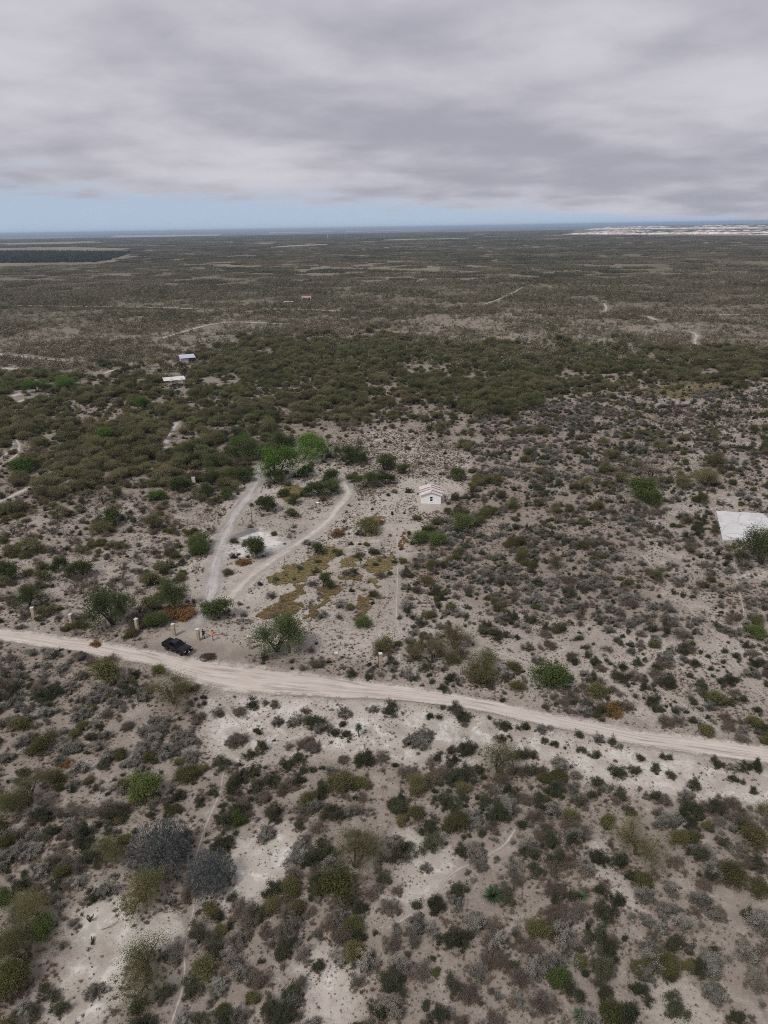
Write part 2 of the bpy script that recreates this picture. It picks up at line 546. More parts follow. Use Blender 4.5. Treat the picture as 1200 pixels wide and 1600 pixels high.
def build_ground():
    ax = axis(-110, 110, 1.0, 1.06, -52000, 52000)
    ay = axis(20, 190, 1.0, 1.055, -2500, 52000)
    X, Y = np.meshgrid(ax, ay)
    x, y = X.ravel(), Y.ravel()
    z = H(x, y)
    nx, ny = len(ax), len(ay)
    i = np.arange(nx * ny).reshape(ny, nx)
    q = np.stack([i[:-1, :-1], i[:-1, 1:], i[1:, 1:], i[1:, :-1]], -1).reshape(-1, 4)
    lit = litter_at(x, y)
    # soften the borders between zones
    L = lit.reshape(ny, nx)
    for _ in range(3):
        P = np.pad(L, 1, mode='edge')
        L = (P[1:-1, 1:-1] * 2 + P[:-2, 1:-1] + P[2:, 1:-1] + P[1:-1, :-2] + P[1:-1, 2:]) / 6
    r = np.hypot(x, y)
    m, g, b = new_mat('soil', 0.95, 0.08)
    tc = g.n('ShaderNodeTexCoord')
    p = tc.outputs['Object']
    la = g.n('ShaderNodeAttribute', attribute_name='litter').outputs['Fac']
    fa = g.n('ShaderNodeAttribute', attribute_name='far').outputs['Fac']
    nb = g.noise(p, 0.045, 5.0, 0.6, 0.4)
    nm = g.noise(p, 0.33, 6.0, 0.62, 0.5)
    nf = g.noise(p, 2.3, 6.0, 0.7)
    ns = g.noise(p, 7.5, 4.0, 0.7)
    soil = g.mix(g.smooth(nb, 0.35, 0.65), (0.355, 0.315, 0.266), (0.520, 0.474, 0.415))
    soil = g.mix(g.math('MULTIPLY', g.smooth(nm, 0.50, 0.66), 0.85), soil, (0.720, 0.680, 0.620))
    soil = g.mix(g.math('MULTIPLY', g.smooth(nm, 0.50, 0.32), 0.6), soil, (0.330, 0.275, 0.232))
    # leaf litter and dry herbs in drifts
    lm = g.math('ADD', g.math('MULTIPLY', nm, 0.75), g.math('MULTIPLY', nf, 0.45))
    lm = g.math('ADD', lm, g.math('MULTIPLY', la, 0.55))
    lmask = g.smooth(lm, 0.78, 1.02)
    lcol = g.mix(g.smooth(nf, 0.35, 0.65), (0.165, 0.132, 0.106), (0.300, 0.248, 0.203))
    soil = g.mix(g.math('MULTIPLY', lmask, 0.86), soil, lcol)
    # pebbles, droppings, dead tufts
    sp = g.math('ADD', ns, g.math('MULTIPLY', g.math('SUBTRACT', nf, 0.5), 0.5))
    soil = g.mix(g.math('MULTIPLY', g.smooth(sp, 0.56, 0.66), 0.60), soil, (0.175, 0.145, 0.120))
    soil = g.mix(g.math('MULTIPLY', g.smooth(sp, 0.40, 0.30), 0.40), soil, (0.720, 0.670, 0.610))
    # distant plain: continuous scrub with drier and greener stretches
    f1 = g.noise(p, 0.0011, 5.0, 0.6, 0.5)
    f2 = g.noise(p, 0.012, 5.0, 0.65)
    plainc = g.mix(g.smooth(f1, 0.40, 0.60), (0.130, 0.118, 0.082), (0.245, 0.208, 0.156))
    plainc = g.mix(g.math('MULTIPLY', g.smooth(f2, 0.54, 0.70), 0.35), plainc, (0.240, 0.208, 0.166))
    col = g.mix(fa, soil, plainc)
    g.link(col, b.inputs['Base Color'])
    bp = g.n('ShaderNodeBump')
    bp.inputs['Strength'].default_value = 0.55
    bp.inputs['Distance'].default_value = 0.12
    hh = g.math('ADD', g.math('MULTIPLY', nf, 0.7), g.math('MULTIPLY', ns, 0.3))
    g.link(hh, bp.inputs['Height'])
    g.link(bp.outputs[0], b.inputs['Normal'])
    me = mk_mesh('ground', np.stack([x, y, z], 1), [q],
                 {'litter': L.ravel(), 'far': np.clip((r - 330.0) / 420.0, 0, 1)}, [m], smooth=True)
    o = put('ground', me)
    tag(o, 'pale dusty ground of the scrub plain reaching the horizon', kind='structure')


build_ground()


def sheet_mat(name, a, b_, dark, edge0=0.25, edge1=0.75, nscale=0.5, rut=False, bump=0.4):
    """bare earth laid over the ground; frays out into it at the borders"""
    m, g, b = new_mat(name, 0.95, 0.08)
    tc = g.n('ShaderNodeTexCoord')
    p = tc.outputs['Object']
    e = g.n('ShaderNodeAttribute', attribute_name='edge').outputs['Fac']
    al = g.n('ShaderNodeAttribute', attribute_name='along').outputs['Fac']
    ac = g.n('ShaderNodeAttribute', attribute_name='across').outputs['Fac']
    cb = g.n('ShaderNodeCombineXYZ')
    g.link(g.math('MULTIPLY', al, 0.07), cb.inputs[0])
    g.link(ac, cb.inputs[1])
    st = g.noise(cb.outputs[0], 1.6, 5.0, 0.65, 0.3)
    n1 = g.noise(p, 0.22, 5.0, 0.6)
    n2 = g.noise(p, 3.0, 5.0, 0.65)
    n3 = g.noise(p, 9.0, 3.0, 0.7)
    c = g.mix(g.smooth(n1, 0.35, 0.65), a, b_)
    c = g.mix(g.math('MULTIPLY', g.smooth(st, 0.50, 0.68), 0.80 if rut else 0.2), c, dark)
    c = g.mix(g.math('MULTIPLY', g.smooth(st, 0.46, 0.30), 0.45), c, tuple(min(0.85, k * 1.18) for k in b_))
    cb2 = g.n('ShaderNodeCombineXYZ')
    g.link(g.math('MULTIPLY', al, 0.035), cb2.inputs[0])
    g.link(ac, cb2.inputs[1])
    st2 = g.noise(cb2.outputs[0], 4.2, 3.0, 0.6, 0.2)
    c = g.mix(g.math('MULTIPLY', g.math('MULTIPLY', g.smooth(st2, 0.56, 0.66), g.smooth(n1, 0.40, 0.60)), 0.7 if rut else 0.2), c, dark)
    c = g.mix(g.math('MULTIPLY', g.smooth(n3, 0.58, 0.70), 0.40), c, dark)
    g.link(c, b.inputs['Base Color'])
    bp = g.n('ShaderNodeBump')
    bp.inputs['Strength'].default_value = bump
    bp.inputs['Distance'].default_value = 0.08
    g.link(g.math('ADD', n2, g.math('MULTIPLY', st, 0.8)), bp.inputs['Height'])
    g.link(bp.outputs[0], b.inputs['Normal'])
    ne = g.noise(p, nscale, 6.0, 0.7)
    ne = g.math('ADD', g.math('MULTIPLY', ne, 0.6), g.math('MULTIPLY', n2, 0.4))
    k = g.smooth(g.math('ADD', e, g.math('MULTIPLY', g.math('SUBTRACT', ne, 0.5), 1.5)), edge0, edge1)
    tr = g.n('ShaderNodeBsdfTransparent')
    mx = g.n('ShaderNodeMixShader')
    g.link(k, mx.inputs[0])
    g.link(tr.outputs[0], mx.inputs[1])
    g.link(b.outputs[0], mx.inputs[2])
    g.link(mx.outputs[0], m.node_tree.nodes['Material Output'].inputs['Surface'])
    return m


M_ROAD = sheet_mat('road_dirt', (0.520, 0.458, 0.398), (0.600, 0.538, 0.476), (0.315, 0.272, 0.235), 0.12, 0.50, 0.6, True)
M_TRACK = [sheet_mat('track_dirt_pale', (0.510, 0.458, 0.402), (0.600, 0.545, 0.485), (0.360, 0.312, 0.268), 0.2, 1.0, 0.8, True),
           sheet_mat('track_dirt_grey', (0.440, 0.410, 0.385), (0.540, 0.505, 0.470), (0.290, 0.268, 0.252), 0.2, 1.0, 0.8, True)]
M_PATH = sheet_mat('path_dirt', (0.480, 0.420, 0.365), (0.560, 0.500, 0.440), (0.360, 0.305, 0.260), 0.30, 1.05, 1.1, True)
M_FARTRACK = sheet_mat('far_track_dirt', (0.470, 0.420, 0.370), (0.560, 0.510, 0.455), (0.300, 0.260, 0.220), 0.40, 1.0, 0.10, True)
M_WHITE = sheet_mat('caliche', (0.600, 0.565, 0.520), (0.720, 0.690, 0.645), (0.430, 0.390, 0.350), 0.12, 0.60, 0.5)
M_ASH = sheet_mat('ash', (0.150, 0.145, 0.145), (0.260, 0.250, 0.245), (0.070, 0.068, 0.068), 0.40, 1.0, 0.9)


def resample(line, step):
    line = np.asarray(line, float)
    s = np.concatenate([[0], np.cumsum(np.hypot(*np.diff(line, axis=0).T))])
    n = max(3, int(s[-1] / step) + 1)
    t = np.linspace(0, s[-1], n)
    # smooth by a light Catmull-like pass
    x = np.interp(t, s, line[:, 0])
    y = np.interp(t, s, line[:, 1])
    k = max(1, int(0.12 * len(line) and n / len(line) * 0.5))
    if k > 1:
        ker = np.ones(2 * k + 1) / (2 * k + 1)
        xp = np.pad(x, k, mode='reflect', reflect_type='odd')
        yp = np.pad(y, k, mode='reflect', reflect_type='odd')
        x, y = np.convolve(xp, ker, 'valid'), np.convolve(yp, ker, 'valid')
    return np.stack([x, y], 1), t


def strip_mesh(name, A, B, t, nc, mat, lift, berm=False):
    """A, B: the two borders (N,2)"""
    n = len(A)
    w = np.linspace(0, 1, nc)
    P = A[:, None, :] * (1 - w)[None, :, None] + B[:, None, :] * w[None, :, None]
    x, y = P[..., 0].ravel(), P[..., 1].ravel()
    z = H(x, y) + lift
    if berm:
        ww = np.repeat(w[None, :], n, 0).ravel()
        side = np.abs(ww - 0.5) * 2
        z = z + 0.16 * np.exp(-((side - 0.80) / 0.09) ** 2) * np.clip(fbm(x, y, 5.0, 91, 3) * 2.4 - 0.6, 0, 1.4)
        for c0 in (0.30, 0.44, 0.60, 0.72):
            z = z - 0.035 * np.exp(-((ww - c0 - 0.03 * np.sin(x / 9.0 + c0 * 9)) / 0.022) ** 2)
    i = np.arange(n * nc).reshape(n, nc)
    q = np.stack([i[:-1, :-1], i[:-1, 1:], i[1:, 1:], i[1:, :-1]], -1).reshape(-1, 4)
    wid = np.hypot(*(A - B).T).mean()
    d = np.minimum(w, 1 - w) * 2
    edge = np.repeat(d[None, :], n, 0)
    ends = np.minimum(t, t[-1] - t) / max(wid, 1.0)
    edge = np.minimum(edge, np.clip(ends * 1.2, 0, 1)[:, None])
    at = {'edge': edge.ravel(), 'along': np.repeat(t[:, None], nc, 1).ravel(), 'across': np.repeat((w * wid)[None, :], n, 0).ravel()}
    return mk_mesh(name, np.stack([x, y, z], 1), [q], at, [mat], smooth=True)


def build_roads():
    top, t = resample(GP(ROAD_TOP), 1.0)
    bot, _ = resample(GP(ROAD_BOT), 1.0)
    n = len(top)
    bi = np.linspace(0, len(bot) - 1, n)
    bot = np.stack([np.interp(bi, np.arange(len(bot)), bot[:, k]) for k in (0, 1)], 1)
    mid = (top + bot) / 2
    top = mid + (top - mid) * 1.18
    bot = mid + (bot - mid) * 1.18
    o = put('dirt_road', strip_mesh('dirt_road', bot, top, t, 56, M_ROAD, 0.07, True))
    tag(o, 'wide pale dirt road crossing the scrub past the black pickup', kind='structure')
    for i, (nm, w, line, tone) in enumerate(STRIP_W):
        P, t = resample(line, max(0.5, min(w * 0.4, 6.0)))
        d = np.gradient(P, axis=0)
        d /= np.maximum(np.hypot(d[:, 0], d[:, 1]), 1e-6)[:, None]
        nrm = np.stack([-d[:, 1], d[:, 0]], 1)
        jit = 1.0 + 0.25 * np.sin(t / w * 1.7 + i) * np.sin(t / w * 0.6 + 2 * i)
        ww = (w * 0.75 * jit)[:, None]
        r = np.hypot(*P.mean(0))
        o = put(nm, strip_mesh(nm, P - nrm * ww, P + nrm * ww, t, 7, M_PATH if nm == 'footpath' else (M_FARTRACK if r > 330 else M_TRACK[1 if tone > 0.5 else 0]), 0.03 + 0.012 * i * 0.2 + max(0, (r - 300) * 0.0004)))
        tag(o, 'bare pale strip of trodden earth through the scrub', kind='structure')


build_roads()


def patch(name, poly, mat, lift, step=0.6):
    """an irregular sheet of earth filling a polygon, fraying at its rim"""
    lo, hi = poly.min(0) - 1.5, poly.max(0) + 1.5
    gx, gy = np.arange(lo[0], hi[0], step), np.arange(lo[1], hi[1], step)
    X, Y = np.meshgrid(gx, gy)
    x, y = X.ravel(), Y.ravel()
    d = polydist(x, y, np.concatenate([poly, poly[:1]]))
    s = np.where(inpoly(x, y, poly), d, -d)
    rad = max(0.8, s.max())
    e = np.clip(0.35 + s / rad * 0.65, 0, 1)
    nx, ny = len(gx), len(gy)
    i = np.arange(nx * ny).reshape(ny, nx)
    q = np.stack([i[:-1, :-1], i[:-1, 1:], i[1:, 1:], i[1:, :-1]], -1).reshape(-1, 4)
    keep = (s[q] > -1.4).any(1)
    me = mk_mesh(name, np.stack([x, y, H(x, y) + lift], 1), [q[keep]], {'edge': e, 'along': x, 'across': y}, [mat], smooth=True)
    o = put(name, me)
    tag(o, 'bare patch of earth on the clearing floor', kind='structure')
    return o


patch('caliche_patch', GP([(348, 858), (370, 838), (405, 827), (436, 836), (446, 850), (428, 866), (394, 878), (352, 876)]), M_WHITE, 0.075)
patch('ash_patch', GP([(350, 852), (358, 838), (385, 827), (404, 824), (408, 832), (380, 842), (364, 852)]), M_ASH, 0.095)
patch('bare_patch', GP([(520, 850), (560, 835), (610, 835), (612, 850), (560, 860), (530, 868)]), M_PATH, 0.07)
patch('bare_patch', GP([(1130, 885), (1230, 880), (1240, 910), (1150, 905)]), M_TRACK[0], 0.07)

# ------------------------------------------------------------------ plant generators
def tubes(segs, nside=4):
    """segs: list of (p0,p1,r0,r1) -> verts, quads"""
    p0 = np.array([s[0] for s in segs], float)
    p1 = np.array([s[1] for s in segs], float)
    r0 = np.array([s[2] for s in segs])[:, None, None]
    r1 = np.array([s[3] for s in segs])[:, None, None]
    d = p1 - p0
    d /= np.maximum(np.linalg.norm(d, axis=1), 1e-9)[:, None]
    ref = np.where(np.abs(d[:, 2:3]) < 0.9, np.array([[0, 0, 1.0]]), np.array([[1.0, 0, 0]]))
    a = np.cross(d, ref)
    a /= np.linalg.norm(a, axis=1)[:, None]
    b = np.cross(d, a)
    th = np.arange(nside) / nside * 2 * np.pi
    ring = a[:, None, :] * np.cos(th)[None, :, None] + b[:, None, :] * np.sin(th)[None, :, None]
    v = np.concatenate([p0[:, None, :] + ring * r0, p1[:, None, :] + ring * r1], 1)
    n = len(segs)
    base = (np.arange(n) * 2 * nside)[:, None]
    k = np.arange(nside)[None, :]
    k2 = (np.arange(nside)[None, :] + 1) % nside
    q = np.stack([base + k, base + k2, base + nside + k2, base + nside + k], -1).reshape(-1, 4)
    return v.reshape(-1, 3), q


def leaves(rg, cen, size, upbias=0.5, aspect=1.6, axis_dir=None):
    """diamond leaf blades round the given centres"""
    n = len(cen)
    nr = rg.normal(size=(n, 3))
    nr[:, 2] = np.abs(nr[:, 2]) + upbias
    nr /= np.linalg.norm(nr, axis=1)[:, None]
    t = rg.normal(size=(n, 3))
    if axis_dir is not None:
        t = t * 0.5 + axis_dir * 1.5
    t -= nr * (t * nr).sum(1)[:, None]
    t /= np.maximum(np.linalg.norm(t, axis=1), 1e-6)[:, None]
    b = np.cross(nr, t)
    s = (size * rg.uniform(0.6, 1.35, n))[:, None]
    v = np.stack([cen - t * s * aspect * 0.5, cen + b * s * 0.5, cen + t * s * aspect * 0.5, cen - b * s * 0.5], 1)
    q = np.arange(n * 4).reshape(n, 4)
    return v.reshape(-1, 3), q, np.repeat(rg.uniform(0, 1, n), 4)


def unit(v):
    return v / max(1e-9, np.linalg.norm(v))


def grow(rg, p, d, length, r, level, maxlevel, out, tips, wob=0.25, up=0.08, nch=(2, 4), nseg=4, shrink=0.62):
    seg = length / nseg
    for i in range(nseg):
        d = unit(d + rg.normal(size=3) * wob + np.array([0, 0, up]))
        q = p + d * seg
        if q[2] < 0.03:
            q[2] = 0.03 + 0.02 * rg.random()
        ra = r * (1 - 0.5 * i / nseg)
        rb = r * (1 - 0.5 * (i + 1) / nseg)
        out.append((p, q, ra, rb))
        p = q
        if level == maxlevel:
            tips.append((p, d))
        elif i >= 1 or level > 0:
            if level < maxlevel and (i == nseg - 1 or rg.random() < 0.65):
                for _ in range(rg.integers(nch[0], nch[1] + 1) if i == nseg - 1 else 1):
                    side = unit(np.cross(d, rg.normal(size=3)))
                    nd = unit(d * rg.uniform(0.5, 1.0) + side * rg.uniform(0.5, 1.0))
                    grow(rg, p, nd, length * shrink * rg.uniform(0.75, 1.15), rb * 0.65, level + 1, maxlevel, out, tips, wob, up, nch, max(2, nseg - 1), shrink)


def shrub_geo(sp, width, seed, dens=1.0):
    """returns (branch verts, quads), (leaf verts, quads, v) of a plant about `width` across, standing at the origin"""
    rg = np.random.default_rng(seed)
    segs, tips = [], []
    if sp in 'DGBKOR':
        P = dict(D=(11, 62, 0.74, 15, 0.050, 0.5), G=(11, 66, 0.66, 12, 0.050, 0.9), B=(12, 70, 0.55, 9, 0.036, 0.3),
                 K=(10, 58, 0.82, 16, 0.060, 0.6), O=(8, 62, 0.74, 17, 0.050, 0.4), R=(12, 70, 0.4, 9, 0.05, 0.5))[sp]
        ns, tilt, hr, lpt, ls, upb = P
        ns = int(ns * (0.75 + 0.35 * width))
        L = 0.36 * width
        # a few lobes give the crown an uneven outline
        lob = rg.uniform(0, 2 * np.pi, 3)
        for k in range(ns):
            az = rg.uniform(0, 2 * np.pi)
            tl = R(tilt) * math.sqrt(rg.random())
            d = np.array([math.cos(az) * math.sin(tl), math.sin(az) * math.sin(tl), math.cos(tl)])
            lf = L * (0.78 + 0.25 * np.cos(az - lob[0]) + 0.28 * np.cos(2 * az - lob[1]) + 0.16 * np.cos(5 * az - lob[2]) + rg.uniform(-0.30, 0.35))
            off = rg.normal(size=2) * 0.04 * width
            grow(rg, np.array([off[0], off[1], 0.0]), d, max(0.12, lf), 0.013 + 0.008 * width, 0, 2 if width > 0.9 else 1, segs, tips,
                 0.22, 0.05 if sp != 'R' else -0.02, (2, 3), 4, 0.55)
        T = np.array([t[0] for t in tips])
        if len(T) > 420 * max(1, width):
            T = T[rg.choice(len(T), int(420 * max(1, width)), replace=False)]
        n = int(lpt * dens * (1.0 if width < 2 else 1.3))
        sig = 0.075 * width ** 0.6 if sp != 'G' else 0.06
        if sp in 'OK':
            sig = 0.125 * width ** 0.6
        C = np.repeat(T, n, 0) + rg.normal(size=(len(T) * n, 3)) * sig * np.array([1, 1, 0.8])
        ls = ls * (0.75 + 0.25 * width)
        lv, lq, v = leaves(rg, C, ls, upb, 1.7)
        # tip clusters of the grey shrub are pale, its inner leaves dull
        v = np.clip(v * 0.65 + 0.35 * np.repeat(np.repeat(rg.uniform(0, 1, len(T)), n), 4), 0, 1)
        if sp == 'G':       # leaf colour paler towards the outside, darker within
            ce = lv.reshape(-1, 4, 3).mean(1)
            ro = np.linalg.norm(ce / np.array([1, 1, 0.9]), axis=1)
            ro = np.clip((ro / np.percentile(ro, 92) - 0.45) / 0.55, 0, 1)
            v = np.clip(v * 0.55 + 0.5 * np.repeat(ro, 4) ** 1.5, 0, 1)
        tot_h = hr * width
    elif sp == 'S':
        n = int(2100 * width)
        az = rg.uniform(0, 2 * np.pi, n)
        cz = rg.uniform(0.05, 1, n)
        sz = np.sqrt(1 - cz ** 2)
        d = np.stack([np.cos(az) * sz, np.sin(az) * sz, cz], 1)
        rr = 0.5 * width * (0.35 + 0.65 * rg.random(n) ** 0.6) * (1 + 0.10 * np.sin(az * 3 + seed) + 0.08 * np.sin(az * 7))
        C = d * rr[:, None]
        C[:, 2] *= 1.15
        dirs = d + rg.normal(size=(n, 3)) * 0.25 + np.array([0, 0, 0.35])
        lv, lq, v = leaves(rg, C, 0.042, 0.2, 6.0, dirs)
        for k in range(40):
            e = C[rg.integers(n)]
            segs.append((np.array([0, 0, 0.02]), e * 0.55, 0.02, 0.012))
            segs.append((e * 0.55, e, 0.012, 0.006))
        tot_h = 0.68 * width
    V, q = tubes(segs, 3)
    # scale both to the wanted size
    allv = lv
    ex = np.percentile(np.abs(allv[:, :2]), 91) * 2
    s = width / max(ex, 1e-6)
    hz = np.percentile(allv[:, 2], 93)
    sz = tot_h / max(hz, 1e-6)
    S = np.array([s, s, sz])
    # keep leaf shape: move leaf centres, not corners
    cc = lv.reshape(-1, 4, 3).mean(1)
    lv = (lv.reshape(-1, 4, 3) + (cc * S - cc)[:, None, :]).reshape(-1, 3)
    lv[:, 2] = np.maximum(lv[:, 2], 0.02)
    V = V * S
    return (V, q), (lv, lq, v)


def tree_geo(sp, width, height, seed, lean=0.0, leaf=0.14, lpt=9, multi=2, sparse=False):
    rg = np.random.default_rng(seed)
    segs, tips = [], []
    nst = multi
    for k in range(nst):
        az = rg.uniform(0, 2 * np.pi)
        tl = 0.28 + 0.25 * rg.random() if nst > 1 else 0.12
        d = unit(np.array([math.cos(az) * tl + lean, math.sin(az) * tl, 1.0]))
        grow(rg, np.array([0.05 * math.cos(az) * k, 0.05 * math.sin(az) * k, 0.0]), d, height * 0.40, 0.05 + 0.022 * height * (1.0 if nst == 1 else 0.75), 0, 3, segs, tips, 0.20, 0.05,
             (2, 3), 4, 0.62)
    T = np.array([t[0] for t in tips])
    T = T[T[:, 2] > height * 0.10] if multi > 4 else T[T[:, 2] > height * 0.22]
    cap = int(330 * max(1.0, (width / 4.2) ** 1.6))
    if len(T) > cap:
        T = T[rg.choice(len(T), cap, replace=False)]
    V, q = tubes(segs, 4)
    c = T.mean(0)
    ex = np.percentile(np.abs(T[:, :2] - c[:2]), 93) * 2
    s = (width * 0.86) / max(ex, 1e-6)
    sz = height * 0.95 / np.percentile(T[:, 2], 97)
    S = np.array([s, s, sz])
    T = T * S
    V = V * S
    if sparse:
        lpt = 2
    n = lpt
    C = np.repeat(T, n, 0) + rg.normal(size=(len(T) * n, 3)) * np.array([0.44, 0.44, 0.28]) * (width / 4.0) ** 0.8
    C[:, 2] = np.maximum(C[:, 2], 0.1)
    lv, lq, v = leaves(rg, C, leaf, 0.7, 1.7)
    v = np.clip(v * 0.6 + 0.4 * np.repeat(np.repeat(rg.uniform(0, 1, len(T)), n), 4), 0, 1)
    return (V, q), (lv, lq, v)


def rosette_geo(seed, n=70, L=0.75, w=0.05, trunk=0.0, upmin=0.05):
    rg = np.random.default_rng(seed)
    az = rg.uniform(0, 2 * np.pi, n)
    el = np.arcsin(rg.uniform(upmin, 0.98, n))
    d = np.stack([np.cos(az) * np.cos(el), np.sin(az) * np.cos(el), np.sin(el)], 1)
    side = np.stack([-np.sin(az), np.cos(az), np.zeros(n)], 1)
    up = np.cross(side, d) * -1
    LL = (L * rg.uniform(0.8, 1.1, n))[:, None]
    o = np.array([0, 0, trunk])
    p0 = o + d * 0.04
    p1 = o + d * LL * 0.45
    tip = o + d * LL + np.array([0, 0, -0.10 * L]) * np.cos(el)[:, None] ** 2
    v = np.stack([p0 - side * w * 0.4, p1 - side * w * 0.5, tip, p1 + side * w * 0.5, p0 + side * w * 0.4, p1 - up * w * 0.35], 1).reshape(-1, 3)
    b = (np.arange(n) * 6)[:, None]
    tr = np.concatenate([b + np.array([[0, 1, 5]]), b + np.array([[1, 2, 5]]), b + np.array([[2, 3, 5]]), b + np.array([[3, 4, 5]]), b + np.array([[4, 0, 5]])])
    return v, tr, np.repeat(rg.uniform(0, 1, n), 6)


WOODMAT = {'B': GREYWOOD, 'S': GREYWOOD, 'G': GREYWOOD}
PROTO = {}


def proto(sp, size, var):
    """mesh pair (wood, leaves) of a plant kind; shared by all plants of that size"""
    key = (sp, size, var)
    if key in PROTO:
        return PROTO[key]
    seed = (ord(sp) * 131 + int(size * 10) * 17 + var * 7919) % 99991
    if sp in 'DGBRS':
        (bv, bq), (lv, lq, v) = shrub_geo(sp, size, seed)
    elif sp in 'OK':      # open many-stemmed bushes
        (bv, bq), (lv, lq, v) = tree_geo(sp, size, size * (0.66 if sp == 'O' else 0.74), seed, 0.0, 0.045 + 0.012 * size, 12 if sp == 'O' else 18, 6)
    elif sp == 'T':       # olive shrubby mesquite with open crown and visible limbs
        (bv, bq), (lv, lq, v) = tree_geo(sp, size, size * 0.72, seed, 0.0, 0.060, 30, 4)
    elif sp == 'W':
        (bv, bq), (lv, lq, v) = tree_geo(sp, size, size * 0.9, seed, 0.0, 0.08, 1, 2, True)
    elif sp == 'Q':       # bright green mesquite
        (bv, bq), (lv, lq, v) = tree_geo(sp, size, size * 0.66, seed, 0.05, 0.15, 40, 3)
    elif sp == 'H':       # green mesquite of the homestead
        (bv, bq), (lv, lq, v) = tree_geo(sp, size, size * 0.82, seed, 0.08, 0.12, 18 if size < 3 else (24 if size < 5 else 36), 2 if size < 3 else (3 if size < 5 else 4))
    else:                 # M
        (bv, bq), (lv, lq, v) = tree_geo(sp, size, size * 0.72, seed, 0.06, 0.12, 16 if size < 3 else (20 if size < 5 else 30), 2 if size < 3 else (3 if size < 5 else 4))
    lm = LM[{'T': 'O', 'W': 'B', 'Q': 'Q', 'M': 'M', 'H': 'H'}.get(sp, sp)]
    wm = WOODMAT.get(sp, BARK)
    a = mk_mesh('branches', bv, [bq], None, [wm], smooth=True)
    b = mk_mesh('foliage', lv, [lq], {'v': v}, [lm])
    # both in one, for ground cover
    V = np.concatenate([bv, lv])
    c = mk_mesh('plant', V, [bq, lq + len(bv)], {'v': np.concatenate([np.zeros(len(bv)), v])}, [wm, lm],
                np.concatenate([np.zeros(len(bq)), np.ones(len(lq))]))
    PROTO[key] = (a, b, c)
    return PROTO[key]


SIZES = {'D': (0.7, 1.4, 2.4), 'G': (0.8, 1.5, 2.4), 'B': (0.8, 1.5), 'K': (1.2, 2.2), 'O': (1.2, 2.2), 'R': (1.2,), 'S': (1.6, 3.2),
         'T': (2.4, 4.2, 6.0), 'W': (2.2,), 'Q': (5.0, 8.0), 'M': (2.6, 4.2, 6.6), 'H': (2.0, 3.6, 6.6)}
NVAR = {'D': 3, 'G': 3, 'B': 3, 'K': 2, 'O': 2, 'R': 2, 'S': 2, 'T': 3, 'W': 3, 'Q': 3, 'M': 5, 'H': 3}
KIND = {'D': ('dark_green_shrub', 'dark green shrub', 'shrub'), 'G': ('grey_leaf_shrub', 'pale grey-leaved shrub', 'shrub'),
        'B': ('dry_twig_shrub', 'brown twiggy dry shrub', 'shrub'), 'K': ('bright_green_shrub', 'bright green bushy shrub', 'shrub'),
        'O': ('olive_shrub', 'feathery olive shrub', 'shrub'), 'R': ('rust_shrub', 'low rust-coloured dry shrub', 'shrub'),
        'S': ('silver_shrub', 'domed silver-blue shrub of upright twigs', 'shrub'), 'T': ('mesquite_bush', 'yellow-green mesquite bush', 'bush'),
        'W': ('bare_tree', 'nearly leafless tree', 'tree'), 'Q': ('green_mesquite_tree', 'bright green mesquite tree', 'tree'),
        'M': ('mesquite_tree', 'dull green mesquite tree', 'tree'), 'H': ('green_tree', 'dark green low-branched tree', 'tree')}
GROUP = {'D': 'dark green shrubs', 'G': 'grey-leaved shrubs', 'B': 'dry twiggy shrubs', 'K': 'bright green shrubs', 'O': 'olive shrubs',
         'R': 'rust-coloured shrubs', 'S': 'silver shrubs', 'T': 'mesquite bushes', 'W': 'leafless trees', 'Q': 'bright green mesquites', 'M': 'mesquite trees', 'H': 'dark green homestead trees'}
PLACED = []     # (x, y, radius)
COUNT = {}


def pick(sp, w):
    s = min(SIZES[sp], key=lambda k: abs(math.log(k / w)))
    return s, w / s


